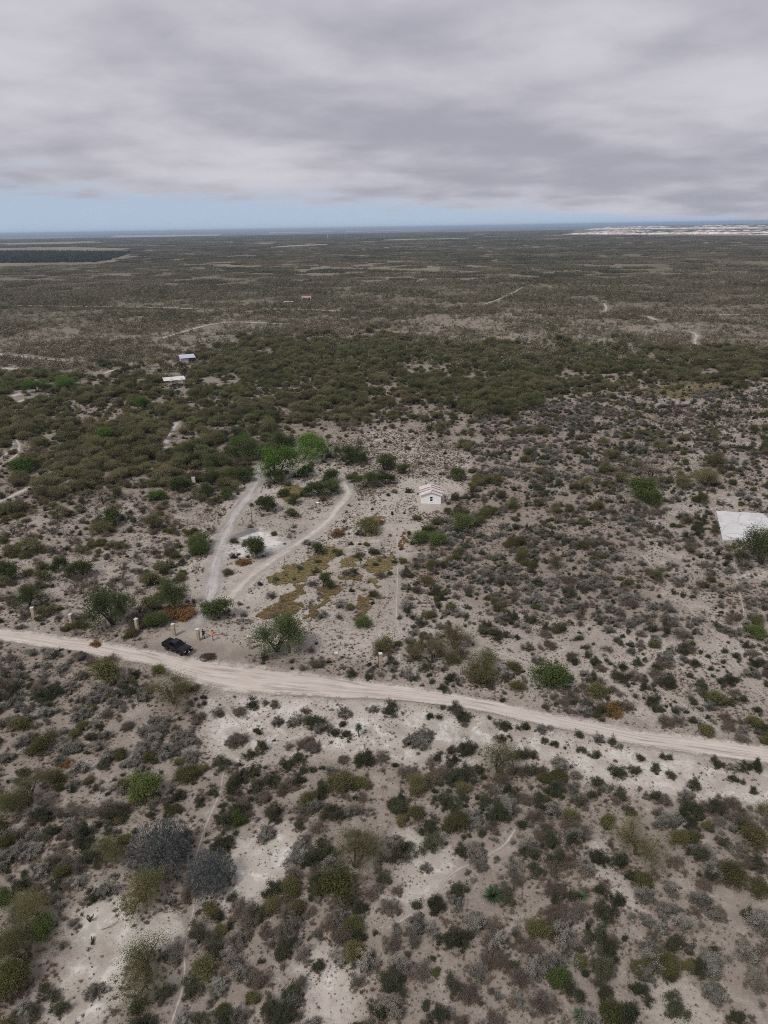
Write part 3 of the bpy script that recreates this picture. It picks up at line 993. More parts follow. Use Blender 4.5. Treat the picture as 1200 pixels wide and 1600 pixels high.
# hand-placed plants: kind, then x y width triples in image pixels
HAND = {
 'D': '77 1075 45,181 1091 15,207 1082 20,395 1101 16,402 1142 12,411 1166 20,391 1180 16,347 1192 24,369 1212 36,426 1217 28,447 1195 18,471 1180 26,470 1215 28,490 1127 36,522 1147 15,535 1135 10,541 1150 15,570 1185 32,500 1240 28,'
      '610 1112 20,671 1122 10,686 1124 8,722 1121 26,787 1134 26,821 1137 15,784 1156 14,726 1172 25,704 1176 14,710 1190 14,683 1188 12,816 1180 18,832 1182 16,850 1159 10,867 1164 10,865 1232 28,626 1247 50,691 1250 32,707 1217 26,781 1275 26,815 1291 14,674 1287 16,'
      '904 1149 12,957 1159 12,909 1172 12,932 1180 14,1001 1184 11,1035 1182 9,1045 1184 9,1119 1191 16,1160 1196 14,1182 1196 20,1145 1215 13,1161 1222 8,1177 1236 11,1085 1224 18,1049 1211 13,1024 1201 13,992 1204 16,965 1206 22,969 1239 16,924 1240 14,906 1251 20,1085 1260 35,1120 1260 28,1160 1270 13,1130 1314 18,986 1267 16,'
      '164 1199 14,137 1227 10,282 1242 30,170 1279 24,70 1272 35,91 1302 12,75 1314 12,132 1306 26,132 1324 24,139 1347 25,11 1364 10,351 1322 40,350 1282 25,427 1275 26,467 1292 15,521 1264 40,515 1325 45,484 1347 25,431 1390 34,497 1382 34,364 1404 14,341 1435 16,402 1430 24,'
      '621 1335 28,675 1320 28,860 1312 36,717 1392 40,680 1420 34,651 1422 14,836 1362 20,892 1402 18,871 1342 35,892 1312 20,936 1392 16,987 1369 16,969 1346 26,942 1427 30,965 1410 22,937 1465 28,951 1487 22,932 1341 24,1050 1475 30,'
      '936 1515 36,997 1547 26,1052 1572 30,979 1587 36,1045 1527 16,790 1404 26,945 1552 20,1149 1590 24,1092 1510 24,82 1542 45,147 1405 20,95 1575 22,212 1575 22,312 1462 28,497 1512 18,560 1467 22,587 1464 7,460 1550 24,440 1572 60,350 1592 26,312 1590 22,440 1487 40,710 1472 40,710 1550 25,687 1590 25,615 1540 35,595 1587 24,'
      '662 970 22,682 925 22,635 895 15,637 955 12,805 960 22,830 965 20,852 978 14,878 975 26,775 985 20,755 985 14,700 975 10,752 982 8,666 1045 16,616 1040 12,704 1063 18,766 1072 12,790 1058 12,785 1097 8,853 1104 10,'
      '917 1021 12,929 1034 14,970 1050 28,1022 1092 24,1045 1065 22,1088 1033 22,1068 1012 24,1021 980 26,1008 1060 8,1021 1068 8,1104 1090 12,1162 1090 14,1093 1065 24,1145 1055 26,1190 1135 35,1117 672 20,1106 653 14,580 859 20,640 763 18,713 772 24,716 792 18,1090 820 14,1092 832 14',
 'G': '70 1107 35,150 1132 25,112 1160 50,122 1120 30,235 1140 45,262 1165 50,290 1150 45,255 1120 35,225 1165 40,300 1185 40,415 1100 10,430 1102 14,505 1135 30,540 1114 26,584 1111 14,459 1127 20,435 1126 16,453 1166 12,'
      '844 1140 15,657 1151 55,875 1186 36,895 1205 26,740 1277 50,935 1155 15,971 1165 10,1145 1197 16,1035 1267 55,54 1304 30,47 1330 45,110 1297 20,417 1302 38,465 1327 22,736 1327 50,666 1359 16,822 1321 30,915 1357 25,'
      '1022 1447 22,1010 1480 20,1065 1442 26,1120 1505 50,1172 1492 30,1112 1550 45,1182 1537 30,372 1472 26,450 1450 28,360 1502 30,382 1512 40,532 1497 22,577 1507 30,340 1550 24,557 1540 16,647 1482 14,615 1575 35,805 1567 22,740 1520 40,837 1520 30,877 1450 38,865 1505 30,740 1435 45,150 1545 24,'
      '150 1090 30,60 1062 30,30 1050 30,110 1075 30,20 1095 35,45 1150 35,15 1180 30,90 1190 25,1000 985 20,1060 985 20,1130 980 25,1150 985 18,985 925 35,900 940 30,940 900 40,860 900 35,800 880 35,760 890 30,830 930 30,770 860 30,1040 940 25,1175 1045 25,1030 1410 35,1050 1380 35,1090 1400 40,1010 1400 25',
 'B': '372 1110 24,342 1114 20,367 1150 40,485 1155 45,835 1270 28,375 1422 30,195 1262 28,615 1420 35,614 1480 28,775 1500 50,825 1482 40,812 1535 30,735 1555 40,845 1575 35,657 1525 30,475 1492 26,119 1270 25,390 1440 30,520 1450 30,290 1400 30,'
      '780 1215 40,820 1240 35,640 1205 35,600 1185 30,560 1240 30,1140 1272 25,1060 1340 35,1100 1370 35,940 1040 22,1040 1030 35,1075 1010 25,980 1100 22,1045 1120 30,1060 1122 20,880 1095 20,905 1090 15,950 1010 14,1000 1005 14,860 1000 30,850 985 20,720 1020 20,745 1040 14,120 1365 25,1150 955 30',
 'K': '230 1229 42,369 1282 20,571 974 20,724 815 28,859 1057 45,1000 765 35,1017 779 25,655 842 22,685 841 24,246 975 28,870 1532 24,10 1405 25,69 1452 30,317 850 30,317 862 26,680 1525 10,1180 985 22',
 'O': '165 1055 45,30 1132 30,67 1162 40,534 1222 40,950 1281 22,1060 1304 28,1180 1307 45,1145 1357 40,1187 1382 30,15 1315 28,99 1367 22,464 1422 24,395 1560 18,322 1515 40,532 1385 60,603 1012 32,577 820 34,87 1220 30,1120 1092 30,1100 1140 20,1117 722 30,810 1070 24,750 1060 35,500 1390 30,160 825 30,705 1030 22,930 1075 30',
 'R': '109 1193 15,380 880 16,528 829 16,590 815 14,958 1105 26,150 1010 14,268 962 22,292 962 24',
 'S': '254 1330 76,329 1367 60',
 'T': '272 1075 66,47 1235 66,20 1250 45,182 1320 46,225 1385 66,780 1190 66,995 1302 76,557 1327 78,45 1470 85,15 1525 52,232 1497 92,62 1410 58,672 1012 60,710 992 46,755 1032 50',
 'H': '1190 852 66,390 694 46,412 706 32,442 690 42,429 744 28,481 733 22,497 761 28,511 741 25,520 758 24,417 788 28,462 779 17,461 798 17,441 769 15,340 723 30,380 741 24,365 744 22,332 748 28,306 744 14,286 762 26,325 768 18,357 772 20,280 705 26,266 708 20,300 717 21,'
      '537 706 32,564 707 32,600 722 26,605 747 22,571 747 30,580 744 17,551 746 16,632 732 16,715 736 22,672 830 14,130 885 30,180 808 28,90 880 22,5 895 32,47 930 42,178 950 68,272 928 48,400 856 30,344 953 36,504 908 22,433 992 68,492 857 18',
 'M': '1100 748 36,1060 747 32,953 708 22,947 729 22,971 744 24,1032 699 24,22 755 20,60 690 24,110 700 26,150 690 26,200 660 26,240 690 24,200 720 24,160 725 24,230 730 22,110 740 22,70 770 24,130 760 24,180 770 22',
 'Q': '475 695 52,440 724 64,35 725 33,247 774 22,170 680 26,215 628 26,58 600 30,110 596 32,382 690 40',
 'W': '162 778 25,131 782 22,250 820 14,261 805 13,22 830 20,42 822 18,217 950 22,380 963 22,483 943 13,975 722 22,1002 727 24,1017 735 28,1027 754 24,311 887 17,690 690 20,720 715 12,960 855 14,830 640 20,740 640 22,560 690 20',
}

ZWORDS = [('clearing', 'in the homestead clearing'), ('left_sparse', 'on the pale slope left of the grey track'), ('wood', 'in the mesquite wood'),
          ('right_dense', 'in the thick grey scrub beyond the road'), ('right_sparse', 'on open ground near the concrete slab'),
          ('verge_north', 'on pale soil between road and fence posts'), ('near_left', 'in the dense thicket below the road near the pickup'),
          ('near_verge', 'on the bare verge below the dirt road')]


LAND = [(*G(px, py), t) for px, py, t in (
    (280, 1025, 'black pickup'), (254, 1345, 'silver-blue domed shrub'), (329, 1380, 'silver-green domed shrub'), (770, 1408, 'large yucca'), (908, 1405, 'pale yucca'),
    (561, 1154, 'trunked yucca'), (564, 889, 'trunked yucca'), (673, 780, 'white hut'), (1160, 840, 'concrete slab'), (613, 804, 'black barrel'), (390, 855, 'white caliche patch'),
    (54, 970, 'leftmost stone pillar'), (216, 991, 'stone pillar'), (391, 1017, 'stone pillar'), (458, 1023, 'stone pillar'), (595, 1046, 'stone corner pillar'), (303, 756, 'white cabinet'),
    (142, 1446, 'upright cactus'), (321, 1310, 'branching cactus'), (747, 1354, 'cactus stub'), (273, 602, 'white-roofed shed'), (293, 566, 'metal-roofed shed'), (904, 1596, 'light green yucca'),
    (230, 1229, 'round bright green bush'), (722, 1057, 'pair of wooden posts'), (1074, 1108, 'leaning stake'), (955, 1390, 'dead sticks'))]


def where(x, y, w):
    for k, txt in ZWORDS:
        if inpoly(np.array([x]), np.array([y]), Z[k])[0]:
            base = txt
            break
    else:
        base = 'in the foreground scrub'
    xa, ya = np.array([x]), np.array([y])
    near = sorted((math.hypot(x - lx, y - ly), t) for lx, ly, t in LAND)
    if near[0][0] < 5.0 + w * 0.5:
        return base + ' near the ' + near[0][1]
    for n, wd, line, t in STRIP_W[:10]:
        if polydist(xa, ya, line)[0] < wd / 2 + w * 0.5 + 0.5:
            return base + (' beside a footpath' if n == 'footpath' else ' beside a wheel track')
    return base


def sizeword(sp, w):
    a, b = {'D': (1.0, 2.0), 'G': (1.1, 2.2), 'B': (1.1, 2.0), 'K': (1.5, 3), 'O': (1.5, 3), 'T': (3, 5), 'M': (2.8, 5), 'H': (2.4, 5), 'Q': (4, 7), 'W': (2, 3.5), 'R': (1, 2), 'S': (2, 3.4)}[sp]
    return 'small ' if w < a else ('large ' if w > b else '')


def plant(sp, x, y, w, label=None, rz=None, zscale=None):
    s, k = pick(sp, w)
    var = int(rng.integers(NVAR[sp]))
    a, b, c = proto(sp, s, var)
    nm, desc, cat = KIND[sp]
    rz = rng.uniform(0, 6.283) if rz is None else rz
    e = empty(nm, (x, y, float(H(x, y)) - 0.02), rz)
    e.scale = (k, k, k * (zscale or rng.uniform(0.88, 1.12)))
    if sp in 'TMQWH':
        put('trunk', a, parent=e)
        put('crown', b, parent=e)
    else:
        put('branches', a, parent=e)
        put('foliage', b, parent=e)
    lab = label or (sizeword(sp, w) + desc + ' ' + where(x, y, w))
    for a_, b_ in (('in the dense thicket below the road near the pickup', 'in the thicket below the road'), ('on pale soil between road and fence posts', 'above the road'),
                   ('on the pale slope left of the grey track', 'on the pale slope'), ('in the thick grey scrub beyond the road', 'in the grey scrub')):
        if len(lab.split()) > 16:
            lab = lab.replace(a_, b_)
    tag(e, lab, cat, GROUP[sp] if label else lab)
    PLACED.append((x, y, w * 0.5))
    COUNT[sp] = COUNT.get(sp, 0) + 1
    return e


SPECIAL = {('S', 254): 'broad silver-blue domed shrub left of the narrow footpath', ('S', 329): 'silver-green domed shrub right of the narrow footpath',
           ('K', 230): 'round bright green bush alone on pale soil below the pickup', ('H', 433): 'large dark green mesquite leaning between two stone gate pillars',
           ('H', 178): 'large mesquite beside stone pillar above the road left of the pickup', ('H', 1190): 'dark green tree overhanging the cracked concrete slab',
           ('T', 272): 'tall leafy green bush at the road edge in front of the pickup', ('H', 400): 'low rounded tree standing on the white caliche patch',
           ('H', 272): 'mesquite standing in rust-coloured grass by the grey track', ('H', 344): 'small leafy tree where the two tracks fork',
           ('Q', 440): 'bright green mesquite with the broadest crown in the clearing', ('Q', 475): 'bright green mesquite behind the broadest green tree of the clearing',
           ('Q', 35): 'bright green mesquite beside the curved double wheel track', ('Q', 247): 'small bright green tree beside the clearing edge by the white cabinet',
           ('T', 232): 'yellow-green mesquite bush with dark limbs right of the bare pale slope', ('T', 225): 'half-bare mesquite over a dark bush by the silver shrub',
           ('O', 577): 'yellow-brown bush in the clearing near the black barrel', ('R', 109): 'small orange dry tuft in the dense thicket edge'}

for sp, txt in HAND.items():
    for item in txt.split(','):
        px, py, pw = (float(v) for v in item.split())
        hr = 0.35 if sp in 'DGBKORS' else 0.42
        x, y = G(px, py + pw * hr * (0.75 if sp in 'DGBKORS' else 1.0))
        w = pw / ppm(x, y) * (0.9 if sp in 'DGBO' else 1.0)
        sub = {'G': 1.25, 'B': 1.3, 'D': 1.35}.get(sp, 99)
        if w > sub * 1.45:          # a wide mass is several plants grown together
            for _ in range(max(2, int((w / sub) ** 2 * 0.95))):
                a, q = rng.uniform(0, 6.283), (w * 0.5 - sub * 0.3) * math.sqrt(rng.random())
                plant(sp, x + math.cos(a) * q, y + math.sin(a) * q * 0.8, sub * rng.uniform(0.65, 1.25))
        else:
            plant(sp, x, y, w, SPECIAL.get((sp, int(px))))

# ------------------------------------------------------------------ scattered plants
def free(x, y, w, grid={}):
    """reject positions inside hand-placed plants"""
    P = np.array(PLACED)
    ok = np.ones(len(x), bool)
    for i in range(0, len(x), 4000):
        sl = slice(i, i + 4000)
        d = np.hypot(x[sl, None] - P[None, :, 0], y[sl, None] - P[None, :, 1])
        ok[sl] = (d > P[None, :, 2] * 0.75 + np.asarray(w)[sl, None] * 0.25).all(1)
    return ok


def sample(n, ylo, yhi, slope=0.62, pad=14.0):
    """uniform random points over the ground that could be seen"""
    y = np.sqrt(rng.uniform(0, 1, n) * (yhi ** 2 - ylo ** 2) + ylo ** 2)
    x = rng.uniform(-1, 1, n) * (y * slope + pad)
    return x, y


ZMIX = {  # plants per square metre, clumpiness, kind shares
    'clearing': (0.05, 0.3, dict(B=4, D=2, G=1, O=1)),
    'left_sparse': (0.26, 0.5, dict(B=6, D=2, O=2, G=1, W=0.6, M=0.3)),
    'right_dense': (0.52, 0.9, dict(G=6, B=4, D=3, O=0.5, T=0.10, W=0.05)),
    'right_sparse': (0.32, 0.8, dict(B=4, D=3, G=3, O=0.6, T=0.06)),
    'verge_north': (0.32, 0.7, dict(D=5, G=2, B=3, O=0.3)),
    'near_left': (0.50, 0.9, dict(G=6, D=3, B=3, O=0.8)),
    'near_verge': (0.045, 0.4, dict(D=3, G=1, B=4)),
    'wood': (0.20, 0.5, dict(B=6, D=2, O=3, G=1, W=0.5)),
    'brush': (0.17, 0.7, dict(B=5, O=2, D=2, W=1.2, M=1.6)),
    'fore': (0.60, 0.9, dict(G=5, B=6, D=3.5, O=1.0, T=0.05)),
}
BARE = [k for k in Z if k.startswith('bare')]


def zone_of(x, y):
    z = np.full(len(x), 'fore', dtype=object)
    done = np.zeros(len(x), bool)
    for k in ('clearing', 'left_sparse', 'wood', 'right_dense', 'right_sparse', 'verge_north', 'near_left', 'near_verge'):
        m = inpoly(x, y, Z[k]) & ~done
        z[m] = k
        done |= m
    for k in BARE:
        z[inpoly(x, y, Z[k])] = 'bare'
    far = (~done) & (y > G(600, 1100)[1] + 5)
    z[far & (y > 300)] = 'out'
    z[far & (y > 200) & (y <= 300)] = 'brush'
    z[far & (y <= 200)] = 'right_sparse'
    return z


WID = {'D': (0.45, 1.5), 'G': (0.6, 1.8), 'B': (0.6, 1.8), 'O': (0.9, 2.2), 'K': (1, 2), 'T': (2.2, 4.2), 'W': (1.6, 3.0), 'M': (2.2, 4.0)}
NEARFAR = 330.0
STUFF = {}      # kind -> list of (x, y, w)


def scatter_near():
    n = 60000
    x, y = sample(n, 34, NEARFAR)
    area = 0.62 * (NEARFAR ** 2 - 34 ** 2) + 2 * 14 * (NEARFAR - 34)
    z = zone_of(x, y)
    keep = ~bare_mask(x, y, 0.25) & (z != 'out')
    cl = fbm(x, y, 6.0, 3, 4)
    u = rng.random(n)
    dens_all = n / area
    sel = []
    for k, (d, cp, mixd) in ZMIX.items():
        m = keep & (z == k)
        # clumps: probability follows the noise
        pr = d / dens_all * np.clip(1 + cp * 5.0 * (cl - 0.5), 0.02, 3.0)
        m &= u < pr
        idx = np.nonzero(m)[0]
        ks = list(mixd)
        pw = np.array([mixd[q] for q in ks], float)
        # neighbours tend to be of one kind
        nz = np.stack([fbm(x[idx], y[idx], 9.0, 50 + 13 * i, 3) for i in range(len(ks))], 1)
        wgt = pw[None, :] * np.exp(7.0 * (nz - 0.5))
        wgt /= wgt.sum(1, keepdims=True)
        c = (np.cumsum(wgt, 1) < rng.random((len(idx), 1))).sum(1)
        for j, ci in zip(idx, c):
            sel.append((j, ks[min(ci, len(ks) - 1)]))
    idx = np.array([s[0] for s in sel])
    sp = np.array([s[1] for s in sel], dtype=object)
    w = np.array([WID[s][0] + (WID[s][1] - WID[s][0]) * rng.random() ** 2.4 for s in sp])
    w[z[idx] == 'near_verge'] *= 0.7
    m = free(x[idx], y[idx], w)
    idx, sp, w = idx[m], sp[m], w[m]
    return x[idx], y[idx], sp, w


def scatter_wood():
    n = 34000
    x, y = sample(n, 140, 560, 0.66, 20)
    area = 0.66 * (560 ** 2 - 140 ** 2) + 40 * (560 - 140)
    j1, j2 = (fbm(x, y, 22.0, 71, 3) - 0.5) * 60, (fbm(x, y, 22.0, 73, 3) - 0.5) * np.where(y < 330, 50, 150)
    inw = inpoly(x + j1, y + j2, Z['wood']) & ~inpoly(x, y, Z['clearing'])
    for px, py in ((293, 566), (273, 602)):
        hx, hy = G(px, py)
        inw &= ~((np.abs(x - hx) < 6.5) & (y > hy - 14) & (y < hy + 6))
    cl = fbm(x, y, 22.0, 9, 3)
    d = np.where(inw, 0.070 * np.clip(1 + 5.0 * (cl - 0.47), 0.22, 2.2), 0.0)
    m = (rng.random(n) < d / (n / area)) & ~bare_mask(x, y, 1.0)
    x, y = x[m], y[m]
    w = 1.7 + 3.2 * rng.random(len(x)) ** 1.7
    ok = free(x, y, w)
    return x[ok], y[ok], w[ok]


def on_show(x, y, w):
    """size in image pixels, and whether it lies in view"""
    P = np.stack([x, y, np.full(len(x), -CAM_H)], 1) @ _CR
    px = 600 + FPX * P[:, 0] / -P[:, 2]
    py = 800 - FPX * P[:, 1] / -P[:, 2]
    s = w * FPX / -P[:, 2]
    vis = (px > -s) & (px < 1200 + s) & (py < 1600 + s) & (py > 0)
    return s, vis


sx, sy, ssp, sw = scatter_near()
szs, vis = on_show(sx, sy, sw)
LIMIT = {'D': 320, 'G': 310, 'B': 300, 'O': 150, 'T': 60, 'W': 60, 'M': 300}
taken = np.zeros(len(sx), bool)
for k in ('D', 'G', 'B', 'O', 'T', 'W', 'M'):
    c = np.nonzero((ssp == k) & vis)[0]
    c = c[np.argsort(-szs[c])][:max(0, LIMIT[k] - COUNT.get(k, 0))]
    taken[c] = True
for j in np.nonzero(taken)[0]:
    plant(ssp[j], float(sx[j]), float(sy[j]), float(sw[j]))
for k in set(ssp):
    m = (ssp == k) & ~taken
    STUFF[k] = [np.stack([sx[m], sy[m], sw[m]], 1)]

tx, ty, tw = scatter_wood()
tsz, tvis = on_show(tx, ty, tw)
c = np.nonzero(tvis)[0]
c = c[np.argsort(-tsz[c])][:max(0, 300 - COUNT.get('M', 0))]
tk = np.zeros(len(tx), bool)
tk[c] = True
for j in c:
    plant('M', float(tx[j]), float(ty[j]), float(tw[j]))
STUFF.setdefault('M', []).append(np.stack([tx[~tk], ty[~tk], tw[~tk]], 1))


def scatter_obj(name, label, pts, yaw, scl, idx, protos, place=True):
    """one object of uncountable cover: protos repeated at points (x,y,z)"""
    me = bpy.data.meshes.new(name)
    n = len(pts)
    me.vertices.add(n)
    me.vertices.foreach_set('co', np.asarray(pts, np.float32).ravel())
    a = me.attributes.new('rot', 'FLOAT_VECTOR', 'POINT')
    rv = np.zeros((n, 3), np.float32)
    rv[:, 2] = yaw
    a.data.foreach_set('vector', rv.ravel())
    a = me.attributes.new('scl', 'FLOAT_VECTOR', 'POINT')
    sv = np.asarray(scl, np.float32)
    if sv.ndim == 1:
        sv = np.repeat(sv[:, None], 3, 1)
    a.data.foreach_set('vector', np.ascontiguousarray(sv).ravel())
    a = me.attributes.new('idx', 'INT', 'POINT')
    a.data.foreach_set('value', np.asarray(idx, np.int32))
    o = put(name, me)
    tag(o, label, kind='stuff')
    gt = bpy.data.node_groups.new(name + '_cover', 'GeometryNodeTree')
    gt.interface.new_socket('Geometry', in_out='INPUT', socket_type='NodeSocketGeometry')
    gt.interface.new_socket('Geometry', in_out='OUTPUT', socket_type='NodeSocketGeometry')
    N = gt.nodes.new
    gi, go = N('NodeGroupInput'), N('NodeGroupOutput')
    iop = N('GeometryNodeInstanceOnPoints')
    join = N('GeometryNodeJoinGeometry')
    for m in reversed(protos):
        oi = N('GeometryNodeObjectInfo')
        oi.transform_space = 'ORIGINAL'
        oi.inputs['Object'].default_value = m
        g2 = N('GeometryNodeGeometryToInstance')
        gt.links.new(oi.outputs['Geometry'], g2.inputs[0])
        gt.links.new(g2.outputs[0], join.inputs[0])

    def attr(nm, ty):
        q = N('GeometryNodeInputNamedAttribute')
        q.data_type = ty
        q.inputs['Name'].default_value = nm
        return [s for s in q.outputs if s.enabled and s.name == 'Attribute'][0]
    gt.links.new(gi.outputs[0], iop.inputs['Points'])
    gt.links.new(join.outputs[0], iop.inputs['Instance'])
    iop.inputs['Pick Instance'].default_value = True
    gt.links.new(attr('idx', 'INT'), iop.inputs['Instance Index'])
    gt.links.new(attr('rot', 'FLOAT_VECTOR'), iop.inputs['Rotation'])
    gt.links.new(attr('scl', 'FLOAT_VECTOR'), iop.inputs['Scale'])
    gt.links.new(iop.outputs[0], go.inputs[0])
    md = o.modifiers.new('cover', 'NODES')
    md.node_group = gt
    return o


def seedling(name, me, x, y, yaw, s, parent):
    """a plant of the cover that stands there itself and lends its mesh to the rest"""
    o = put(name, me, (x, y, float(H(x, y)) - 0.02), yaw, s)
    o.parent = parent
    o['kind'] = 'stuff'
    return o


COVER = {'D': ('dark_green_scrub', 'scattered dark green shrubs across the plain'), 'G': ('grey_scrub', 'low grey-leaved shrubs covering the plain'),
         'B': ('dry_scrub', 'brown dry shrubs covering the plain'), 'O': ('olive_scrub', 'olive feathery shrubs scattered on the plain'),
         'T': ('mesquite_scrub', 'yellow-green mesquite bushes scattered on the plain'), 'W': ('leafless_scrub', 'leafless small trees scattered on the plain'),
         'M': ('mesquite_wood', 'dense wood of dull green mesquite beyond the clearing')}


def cover_of(k, P):
    """P rows: x, y, width; builds the cover object for one kind"""
    nm, lab = COVER[k]
    protos, rows = [], []
    holder = []
    s_sizes = SIZES[k]
    for si, s in enumerate(s_sizes):
        for v in range(NVAR[k]):
            holder.append((s, v))
    best = np.argmin(np.abs(np.log(P[:, 2:3] / np.array(s_sizes)[None, :])), 1)
    var = rng.integers(0, NVAR[k], len(P))
    idx = best * NVAR[k] + var
    scl = P[:, 2] / np.array(s_sizes)[best]
    yaw = rng.uniform(0, 6.283, len(P))
    used = np.zeros(len(P), bool)
    objs = []
    for i, (s, v) in enumerate(holder):
        j = np.nonzero((idx == i) & ~used)[0]
        j = j[0] if len(j) else int(np.nonzero(~used)[0][0])
        used[j] = True
        objs.append(seedling('plant', proto(k, s, v)[2], P[j, 0], P[j, 1], yaw[j], P[j, 2] / s, None))
    m = ~used
    z = H(P[:, 0], P[:, 1]) - 0.02
    sv = np.repeat(scl[:, None], 3, 1)
    sv[:, 2] *= rng.uniform(0.85, 1.15, len(P))
    o = scatter_obj(nm, lab, np.stack([P[:, 0], P[:, 1], z], 1)[m], yaw[m], sv[m], idx[m], objs)
    for q in objs:
        q.parent = o


for k, lst in STUFF.items():
    P = np.concatenate(lst)
    if len(P) > 30:
        cover_of(k, P)

# ------------------------------------------------------------------ far scrub: coarser plants, then whole patches of scrub
def far_plant(seed, w=2.6, h=1.9, n=75, leaf=0.30):
    rg = np.random.default_rng(seed)
    az = rg.uniform(0, 6.283, n)
    cz = rg.uniform(-0.1, 1, n)
    sz = np.sqrt(np.maximum(0, 1 - cz ** 2))
    rr = (0.6 + 0.4 * rg.random(n)) * (1 + 0.22 * np.sin(az * 2 + seed) + 0.15 * np.sin(az * 5))
    C = np.stack([np.cos(az) * sz * w / 2, np.sin(az) * sz * w / 2, np.maximum(0.1, cz) * h], 1) * rr[:, None]
    return leaves(rg, C, leaf, 0.5, 1.3)


def far_patch(seed, side, ntree, nleaf, leaf, w, h):
    rg = np.random.default_rng(seed)
    V, Q, A = [], [], []
    off = 0
    for i in range(ntree):
        # trees gather in clumps
        while True:
            cx, cy = rg.uniform(-side / 2, side / 2, 2)
            if rg.random() < 0.25 + 1.5 * max(0, vnoise(np.array([cx / 9.0 + 40]), np.array([cy / 9.0 + 40]), seed)[0] - 0.3):
                break
        s = rg.uniform(0.5, 1.35)
        v, q, a = far_plant(seed * 1000 + i, w * s, h * s, nleaf, leaf * s)
        V.append(v + np.array([cx, cy, 0]))
        Q.append(q + off)
        A.append(np.clip(a * 0.5 + rg.random() * 0.6 - 0.05, 0, 1))
        off += len(v)
    return np.concatenate(V), np.concatenate(Q), np.concatenate(A)


def build_far():
    # 330 m to 950 m: single bushes
    n = 190000
    y = np.sqrt(rng.uniform(0, 1, n) * (950.0 ** 2 - 300.0 ** 2) + 300.0 ** 2)
    x = rng.uniform(-1, 1, n) * (y * 0.62 + 20)
    cl = fbm(x, y, 38.0, 21, 4)
    cl2 = fbm(x, y, 9.0, 25, 2)
    keep = (rng.random(n) < np.clip(0.60 + 2.6 * (cl - 0.5) + 1.4 * (cl2 - 0.5), 0.10, 1.0)) & ~bare_mask(x, y, 1.0)
    keep &= (~inpoly(x, y, Z['wood']) | (y > 350)) & ~inpoly(x, y, Z['right_sparse']) & (y > NEARFAR - 25)
    x, y = x[keep], y[keep]
    n = len(x)
    big = fbm(x, y, 60.0, 77, 3)
    s = np.where(rng.random(n) < np.clip(big - 0.25, 0.05, 0.5), rng.uniform(0.9, 1.9, n), rng.uniform(0.35, 0.8, n))
    idx = rng.integers(0, 5, n)
    yaw = rng.uniform(0, 6.283, n)
    objs = []
    for i in range(5):
        v, q, a = far_plant(i + 3)
        me = mk_mesh('far_bush', v, [q], {'v': a}, [LM['F']])
        objs.append(seedling('plant', me, x[i], y[i], yaw[i], s[i], None))
    o = scatter_obj('distant_scrub', 'grey-green scrub of small bushes spreading over the middle distance', np.stack([x, y, H(x, y) - 0.05], 1)[5:], yaw[5:], s[5:], idx[5:], objs)
    for q in objs:
        q.parent = o
    # beyond: patches of scrub
    for name, lab, y0, y1, side, nt, nl, leaf, w, h, ov, seed in (
            ('remote_scrub', 'continuous dark scrub of the far plain', 930.0, 3600.0, 40.0, 190, 16, 0.62, 3.0, 2.3, 1.45, 5),
            ('horizon_scrub', 'dark band of scrub on the plain near the horizon', 3600.0, 9500.0, 110.0, 420, 10, 1.5, 4.2, 3.4, 1.3, 8)):
        area = 0.62 * (y1 ** 2 - y0 ** 2)
        n = int(area / side ** 2 * ov)
        y = np.sqrt(rng.uniform(0, 1, n) * (y1 ** 2 - y0 ** 2) + y0 ** 2)
        x = rng.uniform(-1, 1, n) * (y * 0.62)
        keep = ~in_fields(x, y)
        cl = fbm(x, y, side * 9, 31, 3)
        keep &= rng.random(n) < np.clip(0.95 + 2.2 * (cl - 0.5), 0.60, 1.0)
        x, y = x[keep], y[keep]
        n = len(x)
        idx = rng.integers(0, 4, n)
        yaw = rng.uniform(0, 6.283, n)
        s = rng.uniform(0.85, 1.15, n)
        objs = []
        for i in range(4):
            v, q, a = far_patch(seed + i, side, nt, nl, leaf, w, h)
            objs.append(seedling('plant', mk_mesh('scrub_patch', v, [q], {'v': a}, [LM['P']]), x[i], y[i], yaw[i], s[i], None))
        o = scatter_obj(name, lab, np.stack([x, y, np.zeros(n)], 1)[4:], yaw[4:], s[4:], idx[4:], objs)
        for q in objs:
            q.parent = o


# fields and the dark plantation on the far plain
FIELD = [GP(p) for p in (
    [(-120, 419), (150, 414), (180, 409), (208, 399), (200, 396), (150, 396), (-120, 396)],
    [(-120, 398), (200, 392), (205, 388), (100, 386), (-120, 390)],
    [(170, 371.5), (340, 368.2), (345, 366.2), (180, 368)],
    [(30, 383), (180, 379.5), (150, 377), (-40, 381)],
    [(410, 388), (520, 383), (515, 381), (430, 385)],
    [(420, 364.8), (520, 362.6), (520, 361.4), (420, 363.0)],
    [(600, 375.8), (740, 373.5), (735, 371.8), (600, 374)],
    [(-60, 374), (120, 371.5), (110, 370), (-60, 372)],
    [(540, 362.5), (700, 358.5), (700, 357.5), (540, 361)])]
FORM = GP([(-160, 413), (150, 410), (178, 405), (205, 395), (60, 393.5), (-160, 394.5)])
QUARRY = GP([(868, 368), (1000, 368), (1260, 372), (1330, 352), (1000, 352), (905, 356)])


def in_fields(x, y):
    m = np.zeros(x.shape, bool)
    for f in FIELD:
        m |= inpoly(x, y, f)
    return m | inpoly(x, y, FORM) | inpoly(x, y, QUARRY)


build_far()


